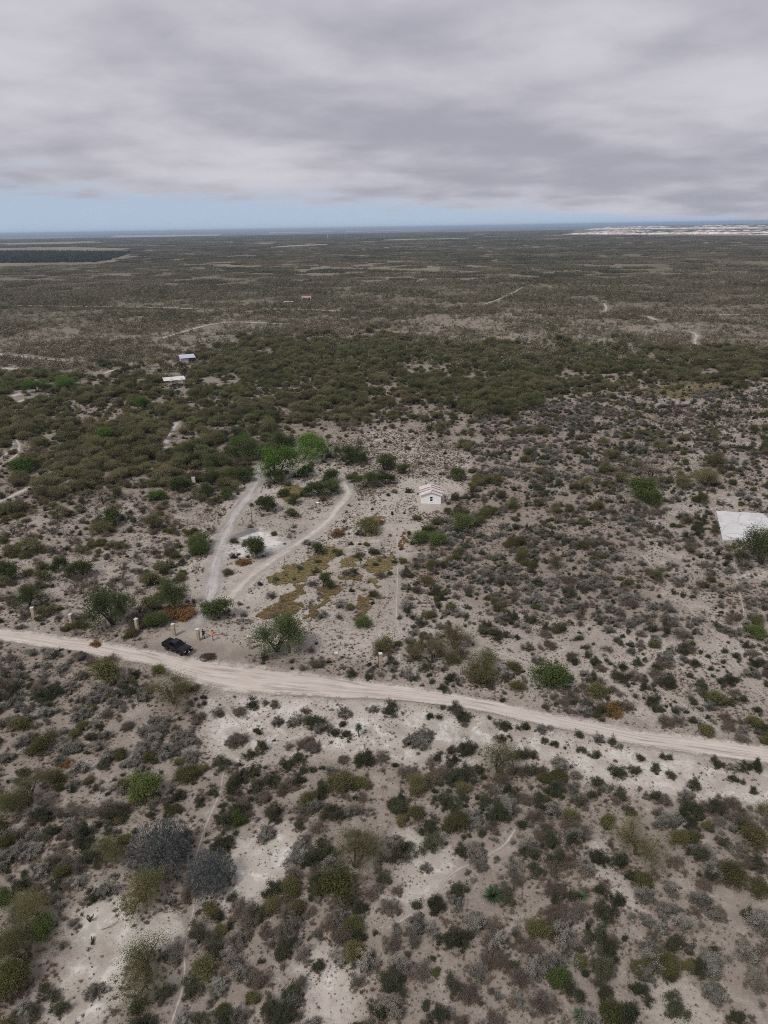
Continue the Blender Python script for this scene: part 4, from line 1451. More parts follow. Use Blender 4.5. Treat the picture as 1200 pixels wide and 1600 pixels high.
def build_fields():
    cols = [(0.250, 0.225, 0.150), (0.290, 0.250, 0.175), (0.560, 0.440, 0.330), (0.330, 0.290, 0.200), (0.420, 0.360, 0.270), (0.480, 0.400, 0.310), (0.340, 0.320, 0.240), (0.360, 0.310, 0.230), (0.420, 0.360, 0.280)]
    for i, (f, c) in enumerate(zip(FIELD, cols)):
        m, g, b = new_mat('field_%d' % i, 0.95, 0.05)
        p = g.n('ShaderNodeTexCoord').outputs['Object']
        n1 = g.noise(p, 0.006, 5.0, 0.65)
        n2 = g.noise(p, 0.06, 4.0, 0.7)
        cc = g.mix(g.smooth(n1, 0.35, 0.65), tuple(k * 0.75 for k in c), c)
        cc = g.mix(g.math('MULTIPLY', g.smooth(n2, 0.5, 0.65), 0.6), cc, (0.12, 0.11, 0.08))
        g.link(cc, b.inputs['Base Color'])
        z = 0.35 + 0.05 * i
        me = mk_mesh('field', np.concatenate([f, np.full((len(f), 1), z)], 1), [np.arange(len(f))[None, :]], None, [m])
        tag(put('field', me), 'pale dry field on the far plain', kind='structure')
    # plantation: a block of taller dark trees
    lo, hi = FORM.min(0), FORM.max(0)
    n = 30000
    x = rng.uniform(lo[0], hi[0], n)
    y = rng.uniform(lo[1], hi[1], n)
    k = inpoly(x, y, FORM) & (rng.random(n) < 0.9)
    x, y = x[k][:14000], y[k][:14000]
    n = len(x)
    s = rng.uniform(0.7, 1.25, n)
    yaw = rng.uniform(0, 6.283, n)
    idx = rng.integers(0, 3, n)
    objs = []
    for i in range(3):
        v, q, a = far_plant(40 + i, 7.0, 7.0, 60, 1.3)
        objs.append(seedling('plant', mk_mesh('plantation_tree', v, [q], {'v': a}, [LM['N']]), x[i], y[i], 0.0, s[i], None))
    o = scatter_obj('plantation', 'dark rectangular block of dense trees on the plain', np.stack([x, y, np.zeros(n)], 1)[3:], yaw[3:], s[3:], idx[3:], objs)
    for q in objs:
        q.parent = o


build_fields()


def build_quarry():
    """white spoil banks of a quarry, two tiers"""
    m, g, b = new_mat('spoil', 0.95, 0.05)
    tc = g.n('ShaderNodeTexCoord')
    p = tc.outputs['Object']
    geo = g.n('ShaderNodeNewGeometry')
    sp = g.n('ShaderNodeSeparateXYZ')
    g.link(geo.outputs['True Normal'], sp.inputs[0])
    n1 = g.noise(p, 0.010, 5.0, 0.65)
    n2 = g.noise(p, 0.035, 5.0, 0.7)
    c = g.mix(g.smooth(n1, 0.42, 0.60), (0.830, 0.770, 0.700), (0.620, 0.480, 0.420))
    c = g.mix(g.math('MULTIPLY', g.smooth(n2, 0.50, 0.60), 0.75), c, (0.250, 0.215, 0.185))
    flat = g.smooth(sp.outputs[2], 0.93, 0.985)
    veg = g.math('MULTIPLY', flat, g.smooth(n1, 0.70, 0.50))
    c = g.mix(veg, c, (0.075, 0.078, 0.052))
    g.link(c, b.inputs['Base Color'])
    for tier, (pa, pb, hgt, depth, seed) in enumerate((
            ((872, 366.4), (1290, 366.0), 22.0, 600.0, 3), ((915, 359.0), (1320, 356.0), 34.0, 900.0, 5), ((1120, 365.5), (1320, 371.5), 12.0, 200.0, 9))):
        A, B = np.array(G(*pa)), np.array(G(*pb))
        L = np.hypot(*(B - A))
        e = (B - A) / L
        nrm = np.array([-e[1], e[0]])
        ns, nd = int(L / 14), 46
        s = np.linspace(0, L, ns)
        tt = np.linspace(0, 1, nd) ** 1.8 * depth
        S, T = np.meshgrid(s, tt)
        wob = (fbm(S, S * 0 + seed * 7, 260.0, seed, 4) - 0.5) * 160 + (fbm(S, S * 0 + 3, 60.0, seed + 9, 3) - 0.5) * 50
        P = A[None, None, :] + e[None, None, :] * S[..., None] + nrm[None, None, :] * (T + wob)[..., None]
        top = hgt * (0.45 + 0.9 * fbm(S, S * 0 + 11, 420.0, seed + 2, 4)) * np.clip(S / 130.0, 0.0, 1) ** 0.7
        gul = fbm(S, T, 35.0, seed + 4, 3)
        rise = np.clip((T - 8 - 40 * gul) / 38.0, 0, 1)
        step = 0.55 * np.clip(rise * 1.6, 0, 1) + 0.45 * np.clip((T - 120 - 120 * fbm(S, T, 150, seed + 6, 3)) / 45.0, 0, 1)
        fall = np.clip((depth - T) / (depth * 0.3), 0, 1)
        zz = top * step * fall + (fbm(S, T, 30.0, seed + 5, 3) - 0.5) * 3.0 * (step > 0.05) - 0.6
        i = np.arange(ns * nd).reshape(nd, ns)
        q = np.stack([i[:-1, :-1], i[:-1, 1:], i[1:, 1:], i[1:, :-1]], -1).reshape(-1, 4)
        me = mk_mesh('quarry_bank', np.stack([P[..., 0].ravel(), P[..., 1].ravel(), zz.ravel()], 1), [q], None, [m])
        o = put('quarry_bank', me)
        tag(o, 'white and pinkish spoil bank of the quarry on the far plain', kind='structure')


build_quarry()

# ------------------------------------------------------------------ ground cover near by: tufts, dry grass, stones
def tuft_mesh(name, seed, mat, n=14, L=0.16, w=0.022, spread=0.9):
    rg = np.random.default_rng(seed)
    az = rg.uniform(0, 6.283, n)
    el = np.arccos(rg.uniform(0.25, 1, n) * spread)
    d = np.stack([np.cos(az) * np.sin(el), np.sin(az) * np.sin(el), np.cos(el)], 1)
    base = rg.normal(size=(n, 3)) * 0.22 * L
    base[:, 2] = 0
    side = np.stack([-np.sin(az), np.cos(az), np.zeros(n)], 1)
    tip = base + d * (L * rg.uniform(0.6, 1.2, n))[:, None]
    v = np.stack([base - side * w, base + side * w, tip], 1).reshape(-1, 3)
    return mk_mesh(name, v, [np.arange(3 * n).reshape(n, 3)], {'v': np.repeat(rg.uniform(0, 1, n), 3)}, [mat])


def herb_mesh(name, seed, mat, n=26, r=0.12, leaf=0.05):
    rg = np.random.default_rng(seed)
    C = rg.normal(size=(n, 3)) * r * 0.5
    C[:, 2] = np.abs(C[:, 2]) * 0.9 + 0.015
    v, q, a = leaves(rg, C, leaf, 0.6, 1.5)
    v[:, 2] = np.maximum(v[:, 2], 0.0)
    return mk_mesh(name, v, [q], {'v': a}, [mat])


def low_cover(name, label, x, y, s, meshes):
    n = len(x)
    yaw = rng.uniform(0, 6.283, n)
    idx = rng.integers(0, len(meshes), n)
    k = len(meshes)
    objs = [seedling('tuft', m, x[i], y[i], yaw[i], s[i], None) for i, m in enumerate(meshes)]
    z = H(x, y)
    o = scatter_obj(name, label, np.stack([x, y, z], 1)[k:], yaw[k:], s[k:], idx[k:], objs)
    for q in objs:
        q.parent = o
    return o


LM['tuft'] = leaf_mat('dry_tuft', (0.130, 0.106, 0.084), (0.270, 0.222, 0.178), (0.165, 0.152, 0.125))
LM['gold'] = leaf_mat('golden_grass', (0.270, 0.215, 0.100), (0.460, 0.370, 0.190), (0.340, 0.290, 0.135))
LM['tan'] = leaf_mat('tan_grass', (0.240, 0.178, 0.090), (0.400, 0.300, 0.155), (0.320, 0.240, 0.115))
LM['rustg'] = leaf_mat('rust_grass', (0.210, 0.105, 0.050), (0.400, 0.215, 0.100), (0.340, 0.220, 0.105))
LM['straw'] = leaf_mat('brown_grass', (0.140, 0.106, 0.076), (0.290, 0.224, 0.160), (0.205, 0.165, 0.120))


def build_low():
    # herbs and tufts on the near ground
    n = 420000
    x, y = sample(n, 33, 300, 0.62, 8)
    z = zone_of(x, y)
    cl = fbm(x, y, 3.2, 41, 4)
    base = np.full(n, 0.9)
    for k, v in (('right_dense', 0.8), ('clearing', 0.75), ('left_sparse', 0.9), ('near_verge', 0.55), ('bare', 0.55), ('wood', 0.25)):
        base[z == k] = v
    keep = (rng.random(n) < base * np.clip(0.55 + 3.2 * (cl - 0.5), 0.05, 1)) & ~bare_mask(x, y, 0.12)
    # the verges of the road keep only a few tufts
    x, y = x[keep], y[keep]
    s = (rng.uniform(0.45, 1.0, len(x)) + 1.4 * rng.random(len(x)) ** 7) * 0.9
    low_cover('dry_herbs', 'small dry herbs and tufts dotting the pale soil', x, y, s,
              [herb_mesh('herb', 60 + i, LM['tuft']) for i in range(4)] + [tuft_mesh('tuft', 70 + i, LM['tuft']) for i in range(2)])
    # dry grass standing among the shrubs
    n = 110000
    x, y = sample(n, 33, 260, 0.62, 8)
    z = zone_of(x, y)
    cl = fbm(x, y, 7.0, 43, 4)
    okz = np.isin(z, ['fore', 'near_left', 'right_dense', 'right_sparse', 'left_sparse', 'verge_north', 'wood', 'clearing'])
    keep = okz & (rng.random(n) < np.clip(0.15 + 5.0 * (cl - 0.50), 0.0, 1)) & ~bare_mask(x, y, 0.3)
    x, y = x[keep], y[keep]
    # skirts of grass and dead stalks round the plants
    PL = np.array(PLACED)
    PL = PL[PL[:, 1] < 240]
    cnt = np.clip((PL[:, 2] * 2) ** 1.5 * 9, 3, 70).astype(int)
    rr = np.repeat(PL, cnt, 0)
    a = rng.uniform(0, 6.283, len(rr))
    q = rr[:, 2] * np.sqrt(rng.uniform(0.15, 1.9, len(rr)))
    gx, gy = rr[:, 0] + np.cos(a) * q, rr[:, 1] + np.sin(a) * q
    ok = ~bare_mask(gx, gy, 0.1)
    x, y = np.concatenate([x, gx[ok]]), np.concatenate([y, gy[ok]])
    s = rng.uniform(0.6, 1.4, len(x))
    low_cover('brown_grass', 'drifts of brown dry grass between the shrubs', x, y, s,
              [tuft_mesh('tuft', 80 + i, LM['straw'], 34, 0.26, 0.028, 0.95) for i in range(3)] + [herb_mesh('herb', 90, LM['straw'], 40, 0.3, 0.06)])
    # grass patches in the clearing
    for nm, lab, mt, dn, polys in (
            ('golden_grass', 'patches of golden dry grass in the clearing', 'gold', 18.0,
             [[(420, 905), (445, 888), (482, 878), (512, 852), (532, 858), (505, 890), (470, 910), (430, 914)], [(572, 876), (615, 868), (618, 885), (600, 900), (570, 898)],
              [(534, 872), (560, 868), (556, 885), (536, 888)], [(582, 905), (596, 900), (594, 915), (584, 918)], [(440, 760), (470, 755), (475, 775), (445, 785)], [(560, 815), (590, 803), (598, 812), (570, 828)]]),
            ('tan_grass', 'tongues of tan dry grass behind the gate pillars', 'tan', 19.0,
             [[(398, 964), (438, 936), (466, 912), (476, 925), (456, 940), (474, 946), (466, 957), (420, 968)], [(564, 936), (580, 926), (583, 938), (563, 972), (553, 970)], [(478, 960), (500, 940), (512, 912), (518, 920), (505, 950), (485, 966)],
              [(530, 895), (560, 890), (560, 905), (530, 908)], [(500, 918), (530, 912), (535, 925), (505, 932)]]),
            ('rust_grass', 'rust-coloured dry grass beside the grey track', 'rustg', 14.0,
             [[(248, 962), (262, 950), (285, 945), (312, 950), (306, 966), (282, 974), (256, 972)], [(372, 884), (380, 875), (390, 882), (380, 888)], [(520, 831), (530, 824), (537, 830), (526, 836)], [(620, 856), (624, 836), (634, 826), (632, 846), (626, 862)]]),
            ('straw_cover', 'thin brown grass round the white hut', 'straw', 2.0,
             [[(490, 700), (540, 684), (600, 676), (660, 668), (738, 703), (724, 760), (700, 745), (640, 745), (610, 760), (560, 740)], [(640, 790), (720, 800), (700, 830), (650, 820)], [(1010, 640), (1200, 615), (1200, 650), (1040, 680)], [(630, 880), (700, 850), (700, 890), (650, 910)],
              [(1080, 900), (1190, 920), (1190, 980), (1120, 960)], [(560, 760), (600, 770), (600, 790), (560, 780)], [(480, 790), (520, 770), (520, 790), (490, 800)]]),
            ('ochre_grass', 'ochre grass glade at the right end of the mesquite wood', 'gold', 6.0,
             [[(990, 612), (1040, 598), (1110, 590), (1160, 592), (1150, 616), (1060, 622)], [(410, 590), (440, 580), (450, 590), (420, 600)], [(230, 590), (250, 580), (262, 600), (240, 610)]])):
        X, Y = [], []
        for p in polys:
            P = GP(p)
            lo, hi = P.min(0) - 1, P.max(0) + 1
            k = int((hi - lo).prod() * dn)
            x = rng.uniform(lo[0], hi[0], k)
            y = rng.uniform(lo[1], hi[1], k)
            j = (fbm(x, y, 1.6, 51, 2) - 0.5) * 3.0
            j2 = (fbm(x, y, 1.6, 53, 2) - 0.5) * 3.0
            m = inpoly(x + j, y + j2, P) & ~bare_mask(x, y, 0.1)
            X.append(x[m])
            Y.append(y[m])
        X, Y = np.concatenate(X), np.concatenate(Y)
        big = 1.0 if mt != 'gold' or dn > 3 else 1.7
        s = rng.uniform(0.7, 1.5, len(X)) * big
        low_cover(nm, lab, X, Y, s, [tuft_mesh('tuft', 100 + i, LM[mt], 34, 0.27, 0.034, 0.95) for i in range(3)])
    # stones
    rg = np.random.default_rng(3)
    sm = plain('stone', (0.420, 0.380, 0.340), 0.9, 0.3, 3.0, 0.1)
    meshes = []
    for i in range(4):
        bm = bmesh.new()
        bmesh.ops.create_icosphere(bm, subdivisions=1, radius=0.09)
        for v in bm.verts:
            v.co *= rg.uniform(0.65, 1.3)
            v.co.z *= 0.6
        me = bpy.data.meshes.new('stone')
        bm.to_mesh(me)
        bm.free()
        me.materials.append(sm)
        meshes.append(me)
    x, y = sample(30000, 33, 170, 0.62, 8)
    keep = (rng.random(len(x)) < np.clip(0.3 + 4 * (fbm(x, y, 5.0, 61, 3) - 0.5), 0.02, 1)) & (~bare_mask(x, y, -0.3) | (rng.random(len(x)) < 0.3))
    x, y = x[keep], y[keep]
    low_cover('loose_stones', 'loose pale stones lying on the soil', x, y, 0.4 + 1.2 * rng.random(len(x)) ** 3, meshes)


build_low()

# ------------------------------------------------------------------ yuccas and cacti
def mk_rosette_plant(name, label, px, py, L, n, trunk=0.0, cat='yucca', group='yuccas'):
    x, y = G(px, py)
    e = empty(name, (x, y, float(H(x, y)) - 0.02), rng.uniform(0, 6))
    v, t, a = rosette_geo(int(px), n, L, 0.06 * L / 0.75, trunk, 0.02 if trunk < 0.3 else -0.75)
    put('leaves', mk_mesh('leaves', v, [t], {'v': a}, [LM['Y']]), parent=e)
    if trunk > 0:
        tv, tq = tubes([((0, 0, 0), (0.03, 0.02, trunk * 0.5), 0.10, 0.085), ((0.03, 0.02, trunk * 0.5), (0, 0, trunk), 0.085, 0.09)], 7)
        put('trunk', mk_mesh('trunk', tv, [tq], None, [BARK], smooth=True), parent=e)
    tag(e, label, cat, group)


mk_rosette_plant('yucca', 'large blue-green spiky yucca rosette in the foreground scrub', 770, 1408, 1.3, 150, 0.25)
mk_rosette_plant('yucca', 'pale green spiky yucca beside bare soil in the foreground', 908, 1405, 0.95, 80, 0.1)
mk_rosette_plant('yucca', 'light green yucca at the edge of the foreground scrub', 904, 1596, 0.95, 80, 0.1)
mk_rosette_plant('tree_yucca', 'small yucca on a bare trunk below the dirt road', 561, 1154, 0.75, 150, 1.5)
mk_rosette_plant('tree_yucca', 'single yucca with round head on a thin trunk in the clearing', 564, 889, 0.7, 150, 2.0)
mk_rosette_plant('yucca', 'low green yucca tuft on pale soil among foreground shrubs', 1046, 1532, 0.4, 40, 0.0)


def cactus(label, px, py, h):
    x, y = G(px, py)
    rg = np.random.default_rng(int(px * 3 + py))
    segs = []
    for k in range(5):
        p = np.array([0.0, 0.0, 0.0])
        d = unit(np.array([rg.normal() * 0.5, rg.normal() * 0.5, 1.0]))
        for i in range(3):
            q = p + d * h * rg.uniform(0.22, 0.36)
            segs.append((p, q, 0.055, 0.06))
            p = q
            d = unit(d + rg.normal(size=3) * 0.35)
        segs.append((p, p + d * 0.05, 0.06, 0.015))
    v, q = tubes(segs, 6)
    e = empty('cholla_cactus', (x, y, float(H(x, y)) - 0.02))
    put('stems', mk_mesh('stems', v, [q], {'v': rg.random(len(v))}, [LM['C']]), parent=e)
    # spines, as short blades all over the joints
    C = v[rg.integers(0, len(v), 260)] + rg.normal(size=(260, 3)) * 0.015
    lv, lq, a = leaves(rg, C, 0.012, 0.1, 5.0)
    put('spines', mk_mesh('spines', lv, [lq], {'v': a}, [LM['C']]), parent=e)
    tag(e, label, 'cactus', 'cholla cacti')


cactus('dark branching cactus standing on the footpath', 321, 1310, 0.75)
cactus('dark upright cactus on the bare pale slope', 142, 1446, 0.85)
cactus('low dark cactus beside a dead branch on the bare slope', 146, 1478, 0.7)
cactus('small dark cactus stub where two footpaths meet', 747, 1354, 0.5)


def dead_branch(label, px, py, L, rz, name='dead_branch'):
    x, y = G(px, py)
    rg = np.random.default_rng(int(px + py))
    segs, tips = [], []
    grow(rg, np.array([0, 0, 0.05]), np.array([1.0, 0, 0.05]), L * 0.7, 0.035, 0, 1, segs, tips, 0.2, 0.0, (2, 3), 5, 0.5)
    v, q = tubes(segs, 5)
    o = put(name, mk_mesh(name, v, [q], None, [GREYWOOD], smooth=True), (x, y, float(H(x, y)) + 0.02), rz)
    tag(o, label, 'branch', 'dead branches')


dead_branch('dead branch lying across the bare pale slope', 160, 1458, 2.0, 0.5)
dead_branch('pale dead sticks lying on bare soil by a yucca', 955, 1390, 1.2, 0.1)
dead_branch('fallen pole lying beside the person in orange', 336, 996, 2.8, 0.0)
dead_branch('grey dead limbs sprawling below the half-bare mesquite', 240, 1432, 1.8, 0.3)

# ------------------------------------------------------------------ buildings
WHITE = plain('white_paint', (0.880, 0.878, 0.875), 0.7, 0.05, 1.5, 0.3)
RUST = plain('rusty_sheet', (0.380, 0.200, 0.165), 0.75, 0.35, 2.5, 0.3)
SHEETW = plain('pale_sheet', (0.640, 0.615, 0.600), 0.55, 0.15, 1.2, 0.4)
DARKGLASS = plain('dark_window', (0.012, 0.012, 0.014), 0.15, 0.1, 3.0, 0.5)
CONC = plain('concrete', (0.560, 0.540, 0.520), 0.9, 0.10, 0.8, 0.2, bump=0.2)
STONE = plain('pillar_stone', (0.470, 0.395, 0.300), 0.9, 0.22, 3.0, 0.15, bump=0.5)
CAP = plain('pillar_cap', (0.640, 0.610, 0.560), 0.9, 0.12, 3.0, 0.15, bump=0.3)
STEEL = plain('weathered_steel', (0.080, 0.070, 0.062), 0.7, 0.3, 6.0, 0.4)


def corrugated(w, l, n=6, amp=0.02):
    """sheet w wide (x), l long (y), waves across x"""
    nx = n * 4 + 1
    x = np.linspace(0, w, nx)
    z = amp * np.cos(np.linspace(0, n * 2 * np.pi, nx))
    v = np.concatenate([np.stack([x, np.full(nx, yy), z + dz], 1) for yy, dz in ((0, 0), (l, 0), (0, -0.012), (l, -0.012))])
    i = np.arange(nx - 1)
    q = np.concatenate([np.stack([i, i + 1, nx + i + 1, nx + i], 1), np.stack([2 * nx + i, 3 * nx + i, 3 * nx + i + 1, 2 * nx + i + 1], 1)])
    return v, q


def build_house():
    Wd, Dp, Hw, Rg = 5.0, 5.4, 2.5, 0.85
    x, y = HOUSE_C
    e = empty('white_hut', (x, y, float(H(x, y)) - 0.05), R(-3))
    hw, hd, th = Wd / 2, Dp / 2, 0.16
    # front wall round the window opening
    wx, wz0, wz1 = 0.42, 0.62, 2.05
    f = MB()
    yf = -hd
    wc = 0.10
    f.box(((-hw + wc - wx) / 2, yf + th / 2, Hw / 2), (wc - wx + hw, th, Hw))
    f.box(((hw + wc + wx) / 2, yf + th / 2, Hw / 2), (hw - wc - wx, th, Hw))
    f.box((wc, yf + th / 2, wz0 / 2), (2 * wx, th, wz0))
    f.box((wc, yf + th / 2, (wz1 + Hw) / 2), (2 * wx, th, Hw - wz1))
    f.build('wall', WHITE, e)
    for yy in (yf, hd - th):
        m = MB()
        a = [(-hw, yy, Hw), (hw, yy, Hw), (0, yy, Hw + Rg)]
        b = [(p[0], yy + th, p[2]) for p in a]
        m.loft([a, b])
        m.build('gable', WHITE, e)
    m = MB()
    m.box((0, hd - th / 2, Hw / 2), (Wd, th, Hw))
    m.build('wall', WHITE, e)
    for s in (-1, 1):
        m = MB()
        m.box((s * (hw - th / 2), 0, Hw / 2), (th, Dp - 2 * th, Hw))
        m.build('wall', WHITE, e)
    m = MB()
    m.box((0, 0, 0.03), (Wd + 0.3, Dp + 0.3, 0.14))
    m.build('foundation', CONC, e)
    # window: frame with two panes
    fr = MB()
    for sx_ in (-1, 1):
        fr.box((wc + sx_ * (wx - 0.05), yf + 0.02, (wz0 + wz1) / 2), (0.10, 0.12, wz1 - wz0 - 0.004))
    for zc in (wz0 + 0.05, (wz0 + wz1) / 2, wz1 - 0.05):
        fr.box((wc, yf + 0.025, zc), (2 * wx - 0.2, 0.11, 0.09))
    win = fr.build('window', WHITE, e)
    for k in (0, 1):
        p = MB()
        z0 = wz0 + 0.08 + k * (wz1 - wz0) / 2
        p.box((wc, yf + 0.09, z0 + 0.30), (2 * wx - 0.19, 0.02, 0.64))
        p.build('pane', DARKGLASS, win)
    s_ = MB()
    s_.box((wc, yf - 0.04, wz0 - 0.03), (2 * wx + 0.16, 0.14, 0.06))
    s_.build('sill', WHITE, win)
    # roof of loose corrugated sheets, white ones between rusty ones
    ov = 0.42
    sl = math.hypot(hw + ov, Rg * (hw + ov) / hw)
    ang = math.atan2(Rg, hw)
    n = 8
    tot = Dp + 0.9
    wsh = tot / n
    pat = {-1: 'wwrwrwww', 1: 'wrwwrwrw'}
    for s in (-1, 1):
        for k in range(n):
            v, q = corrugated(wsh + 0.05, sl + rng.uniform(-0.06, 0.1), 5)
            # local: x along ridge, y down slope
            P = np.stack([s * v[:, 1] * math.cos(ang), -tot / 2 + k * wsh + v[:, 0], Hw + Rg + 0.09 + 0.01 * (k % 2) - v[:, 1] * math.sin(ang) + v[:, 2]], 1)
            mt = RUST if pat[s][k] == 'r' else SHEETW
            o = put('roof_sheet', mk_mesh('roof_sheet', P, [q if s > 0 else q[:, ::-1]], None, [mt]), parent=e)
            if mt is RUST:
                o['label'] = 'rust-red roof sheet'
    rc = MB()
    rc.box((0, 0, Hw + Rg + 0.13), (0.30, tot, 0.03))
    rc.build('ridge_cap', SHEETW, e)
    fb = MB()
    for s in (-1, 1):
        fb.box((s * (hw + ov) / 2 * 0.99, -tot / 2 + 0.02, Hw + Rg * 0.5 - 0.02 - ov * math.tan(ang) / 2 + 0.04), (sl * 0.99, 0.04, 0.14), (0, s * ang, 0))
    fb.build('fascia', WHITE, e)
    tag(e, 'small white hut with one window and patchy white and rust-red sheet roof', 'hut')


build_house()


def build_slab():
    z = float(np.mean(H(SLAB[:, 0], SLAB[:, 1]))) + 0.22
    m = MB()
    a = [(p[0], p[1], z - 0.7) for p in SLAB]
    b = [(p[0], p[1], z) for p in SLAB]
    m.loft([a, b])
    mat, g, bs = new_mat('cracked_concrete', 0.9, 0.15)
    p = g.n('ShaderNodeTexCoord').outputs['Object']
    n1 = g.noise(p, 0.35, 5.0, 0.6)
    vo = g.n('ShaderNodeTexVoronoi', feature='DISTANCE_TO_EDGE')
    mp = g.n('ShaderNodeVectorMath', operation='ADD')
    nv = g.n('ShaderNodeTexNoise')
    nv.inputs['Scale'].default_value = 0.5
    g.link(p, nv.inputs['Vector'])
    g.link(p, mp.inputs[0])
    g.link(nv.outputs['Color'], mp.inputs[1])
    g.link(mp.outputs[0], vo.inputs['Vector'])
    vo.inputs['Scale'].default_value = 0.16
    c = g.mix(g.smooth(n1, 0.3, 0.7), (0.560, 0.545, 0.530), (0.680, 0.670, 0.655))
    c = g.mix(g.math('MULTIPLY', g.smooth(vo.outputs['Distance'], 0.012, 0.004), 0.7), c, (0.230, 0.220, 0.210))
    g.link(c, bs.inputs['Base Color'])
    o = m.build('concrete_slab', mat)
    tag(o, 'pale cracked concrete slab lying on the ground under the dark green tree', 'slab')


build_slab()


def shed(name, label, px, py, w, d, hh, rz, mat, spots, slope, walls=False):
    x, y = G(px, py)
    e = empty(name, (x, y, float(H(x, y)) - 0.05), rz)
    n = max(6, int(w / 1.0))
    ws = w / n
    for k in range(n):
        v, q = corrugated(ws + 0.04, d, 4, 0.03)
        P = np.stack([-w / 2 + k * ws + v[:, 0], -d / 2 + v[:, 1], hh + v[:, 2] + slope * (v[:, 1] - d / 2) + 0.01 * (k % 2)], 1)
        put('roof_sheet', mk_mesh('roof_sheet', P, [q], None, [mat]), parent=e)
    for sx_ in (-1, 0, 1):
        for sy_ in (-1, 1):
            m = MB()
            zt = hh + slope * sy_ * (d / 2 - 0.3) - 0.08
            m.cyl((sx_ * (w / 2 - 0.3), sy_ * (d / 2 - 0.3), 0), (sx_ * (w / 2 - 0.3), sy_ * (d / 2 - 0.3), zt), 0.09, 0.08, 7)
            m.build('post', BARK, e)
    for sy_ in (-1, 1):
        m = MB()
        m.box((0, sy_ * (d / 2 - 0.3), hh + slope * sy_ * (d / 2 - 0.3) - 0.16), (w - 0.2, 0.12, 0.16))
        m.build('beam', BARK, e)
    if walls:
        m = MB()
        m.box((-w / 2 + 0.5, 0, hh * 0.45), (0.18, d * 0.8, hh * 0.9))
        m.box((-w * 0.2, -d / 2 + 0.55, hh * 0.4), (w * 0.5, 0.18, hh * 0.8))
        m.build('wall', CONC, e)
    tag(e, label, 'shed')


def sheet_roof(name, col, spots):
    m, g, b = new_mat(name, 0.5, 0.4)
    p = g.n('ShaderNodeTexCoord').outputs['Object']
    n1 = g.noise(p, 0.9, 4.0, 0.6)
    c = g.mix(g.smooth(n1, 0.3, 0.7), tuple(k * 0.85 for k in col), col)
    if spots:
        n2 = g.noise(p, 0.55, 3.0, 0.6)
        c = g.mix(g.smooth(n2, 0.58, 0.64), c, (0.10, 0.09, 0.08))
    g.link(c, b.inputs['Base Color'])
    return m


shed('open_shed', 'open shed with plain bluish metal roof in the mesquite wood', 293, 566, 8.0, 6.5, 3.6, R(24), sheet_roof('blue_sheet', (0.52, 0.56, 0.66), False), False, 0.16, True)
shed('open_shed', 'open shed with white roof littered with dark debris in the mesquite wood', 273, 602, 9.5, 6.0, 3.4, R(22), sheet_roof('white_sheet', (0.72, 0.71, 0.69), True), True, 0.10)


def build_far_house():
    x, y = G(479, 469)
    e = empty('far_house', (x, y, 0.0), R(8))
    w, d, h = 9.0, 6.0, 4.4
    m = MB()
    m.box((0, 0, h / 2), (w, d, h))
    m.build('wall', plain('cream_wall', (0.72, 0.68, 0.62), 0.8, 0.08, 0.7), e)
    red = plain('red_trim', (0.42, 0.10, 0.07), 0.7, 0.15)
    m = MB()
    m.box((0, 0, h + 0.25), (w + 0.4, d + 0.4, 0.5))
    m.build('roof', red, e)
    for cx, cw, ch, cz in ((-2.6, 1.2, 1.3, 2.2), (-0.4, 1.1, 2.3, 1.15), (2.6, 1.6, 2.2, 1.5)):
        m = MB()
        m.box((cx, -d / 2 - 0.02, cz), (cw, 0.1, ch))
        m.build('window' if ch < 2.25 else 'door', DARKGLASS, e)
    tag(e, 'tiny cream house with red roof edge alone on the plain', 'house')
    x, y = G(451, 474)
    m = MB()
    m.box((0, 0, 1.6), (9.0, 4.0, 0.15), (0.05, 0, 0))
    for sx_ in (-1, 1):
        for sy_ in (-1, 1):
            m.box((sx_ * 4.2, sy_ * 1.7, 0.75), (0.15, 0.15, 1.5))
    o = m.build('lean_to', SHEETW, None, (x, y, 0.0), 0.1)
    tag(o, 'low white lean-to roof near the tiny cream house', 'shed')


build_far_house()

# ------------------------------------------------------------------ gate pillars, posts, odds and ends
def pillar(px, py, hpx, label, wide=0.52, tilt=0.0):
    x, y = G(px, py)
    s = ppm(x, y)
    h = hpx / s / 0.83
    e = empty('stone_pillar', (x, y, float(H(x, y)) - 0.05), rng.uniform(-0.3, 0.3))
    e.rotation_euler[1] = tilt
    rg = np.random.default_rng(int(px))
    n = max(3, int(h / 0.32))
    ch = (h - 0.1) / n
    m0 = MB()
    m0.box((0, 0, h / 2 - 0.03), (wide * 0.86, wide * 0.86, h - 0.1))
    m0.build('core', STONE, e)
    for k in range(n):
        m = MB()
        j = rg.uniform(-0.02, 0.02, 2)
        m.box((j[0], j[1], ch * (k + 0.5)), (wide * rg.uniform(0.94, 1.06), wide * rg.uniform(0.94, 1.06), ch * 0.93), (0, 0, rg.uniform(-0.05, 0.05)), 0.03)
        m.build('stone_block', STONE, e)
    m = MB()
    m.box((0, 0, h + 0.0), (wide * 1.14, wide * 1.14, 0.12), None, 0.02)
    m.build('cap', CAP, e)
    tag(e, label, 'pillar', 'stone gate pillars')


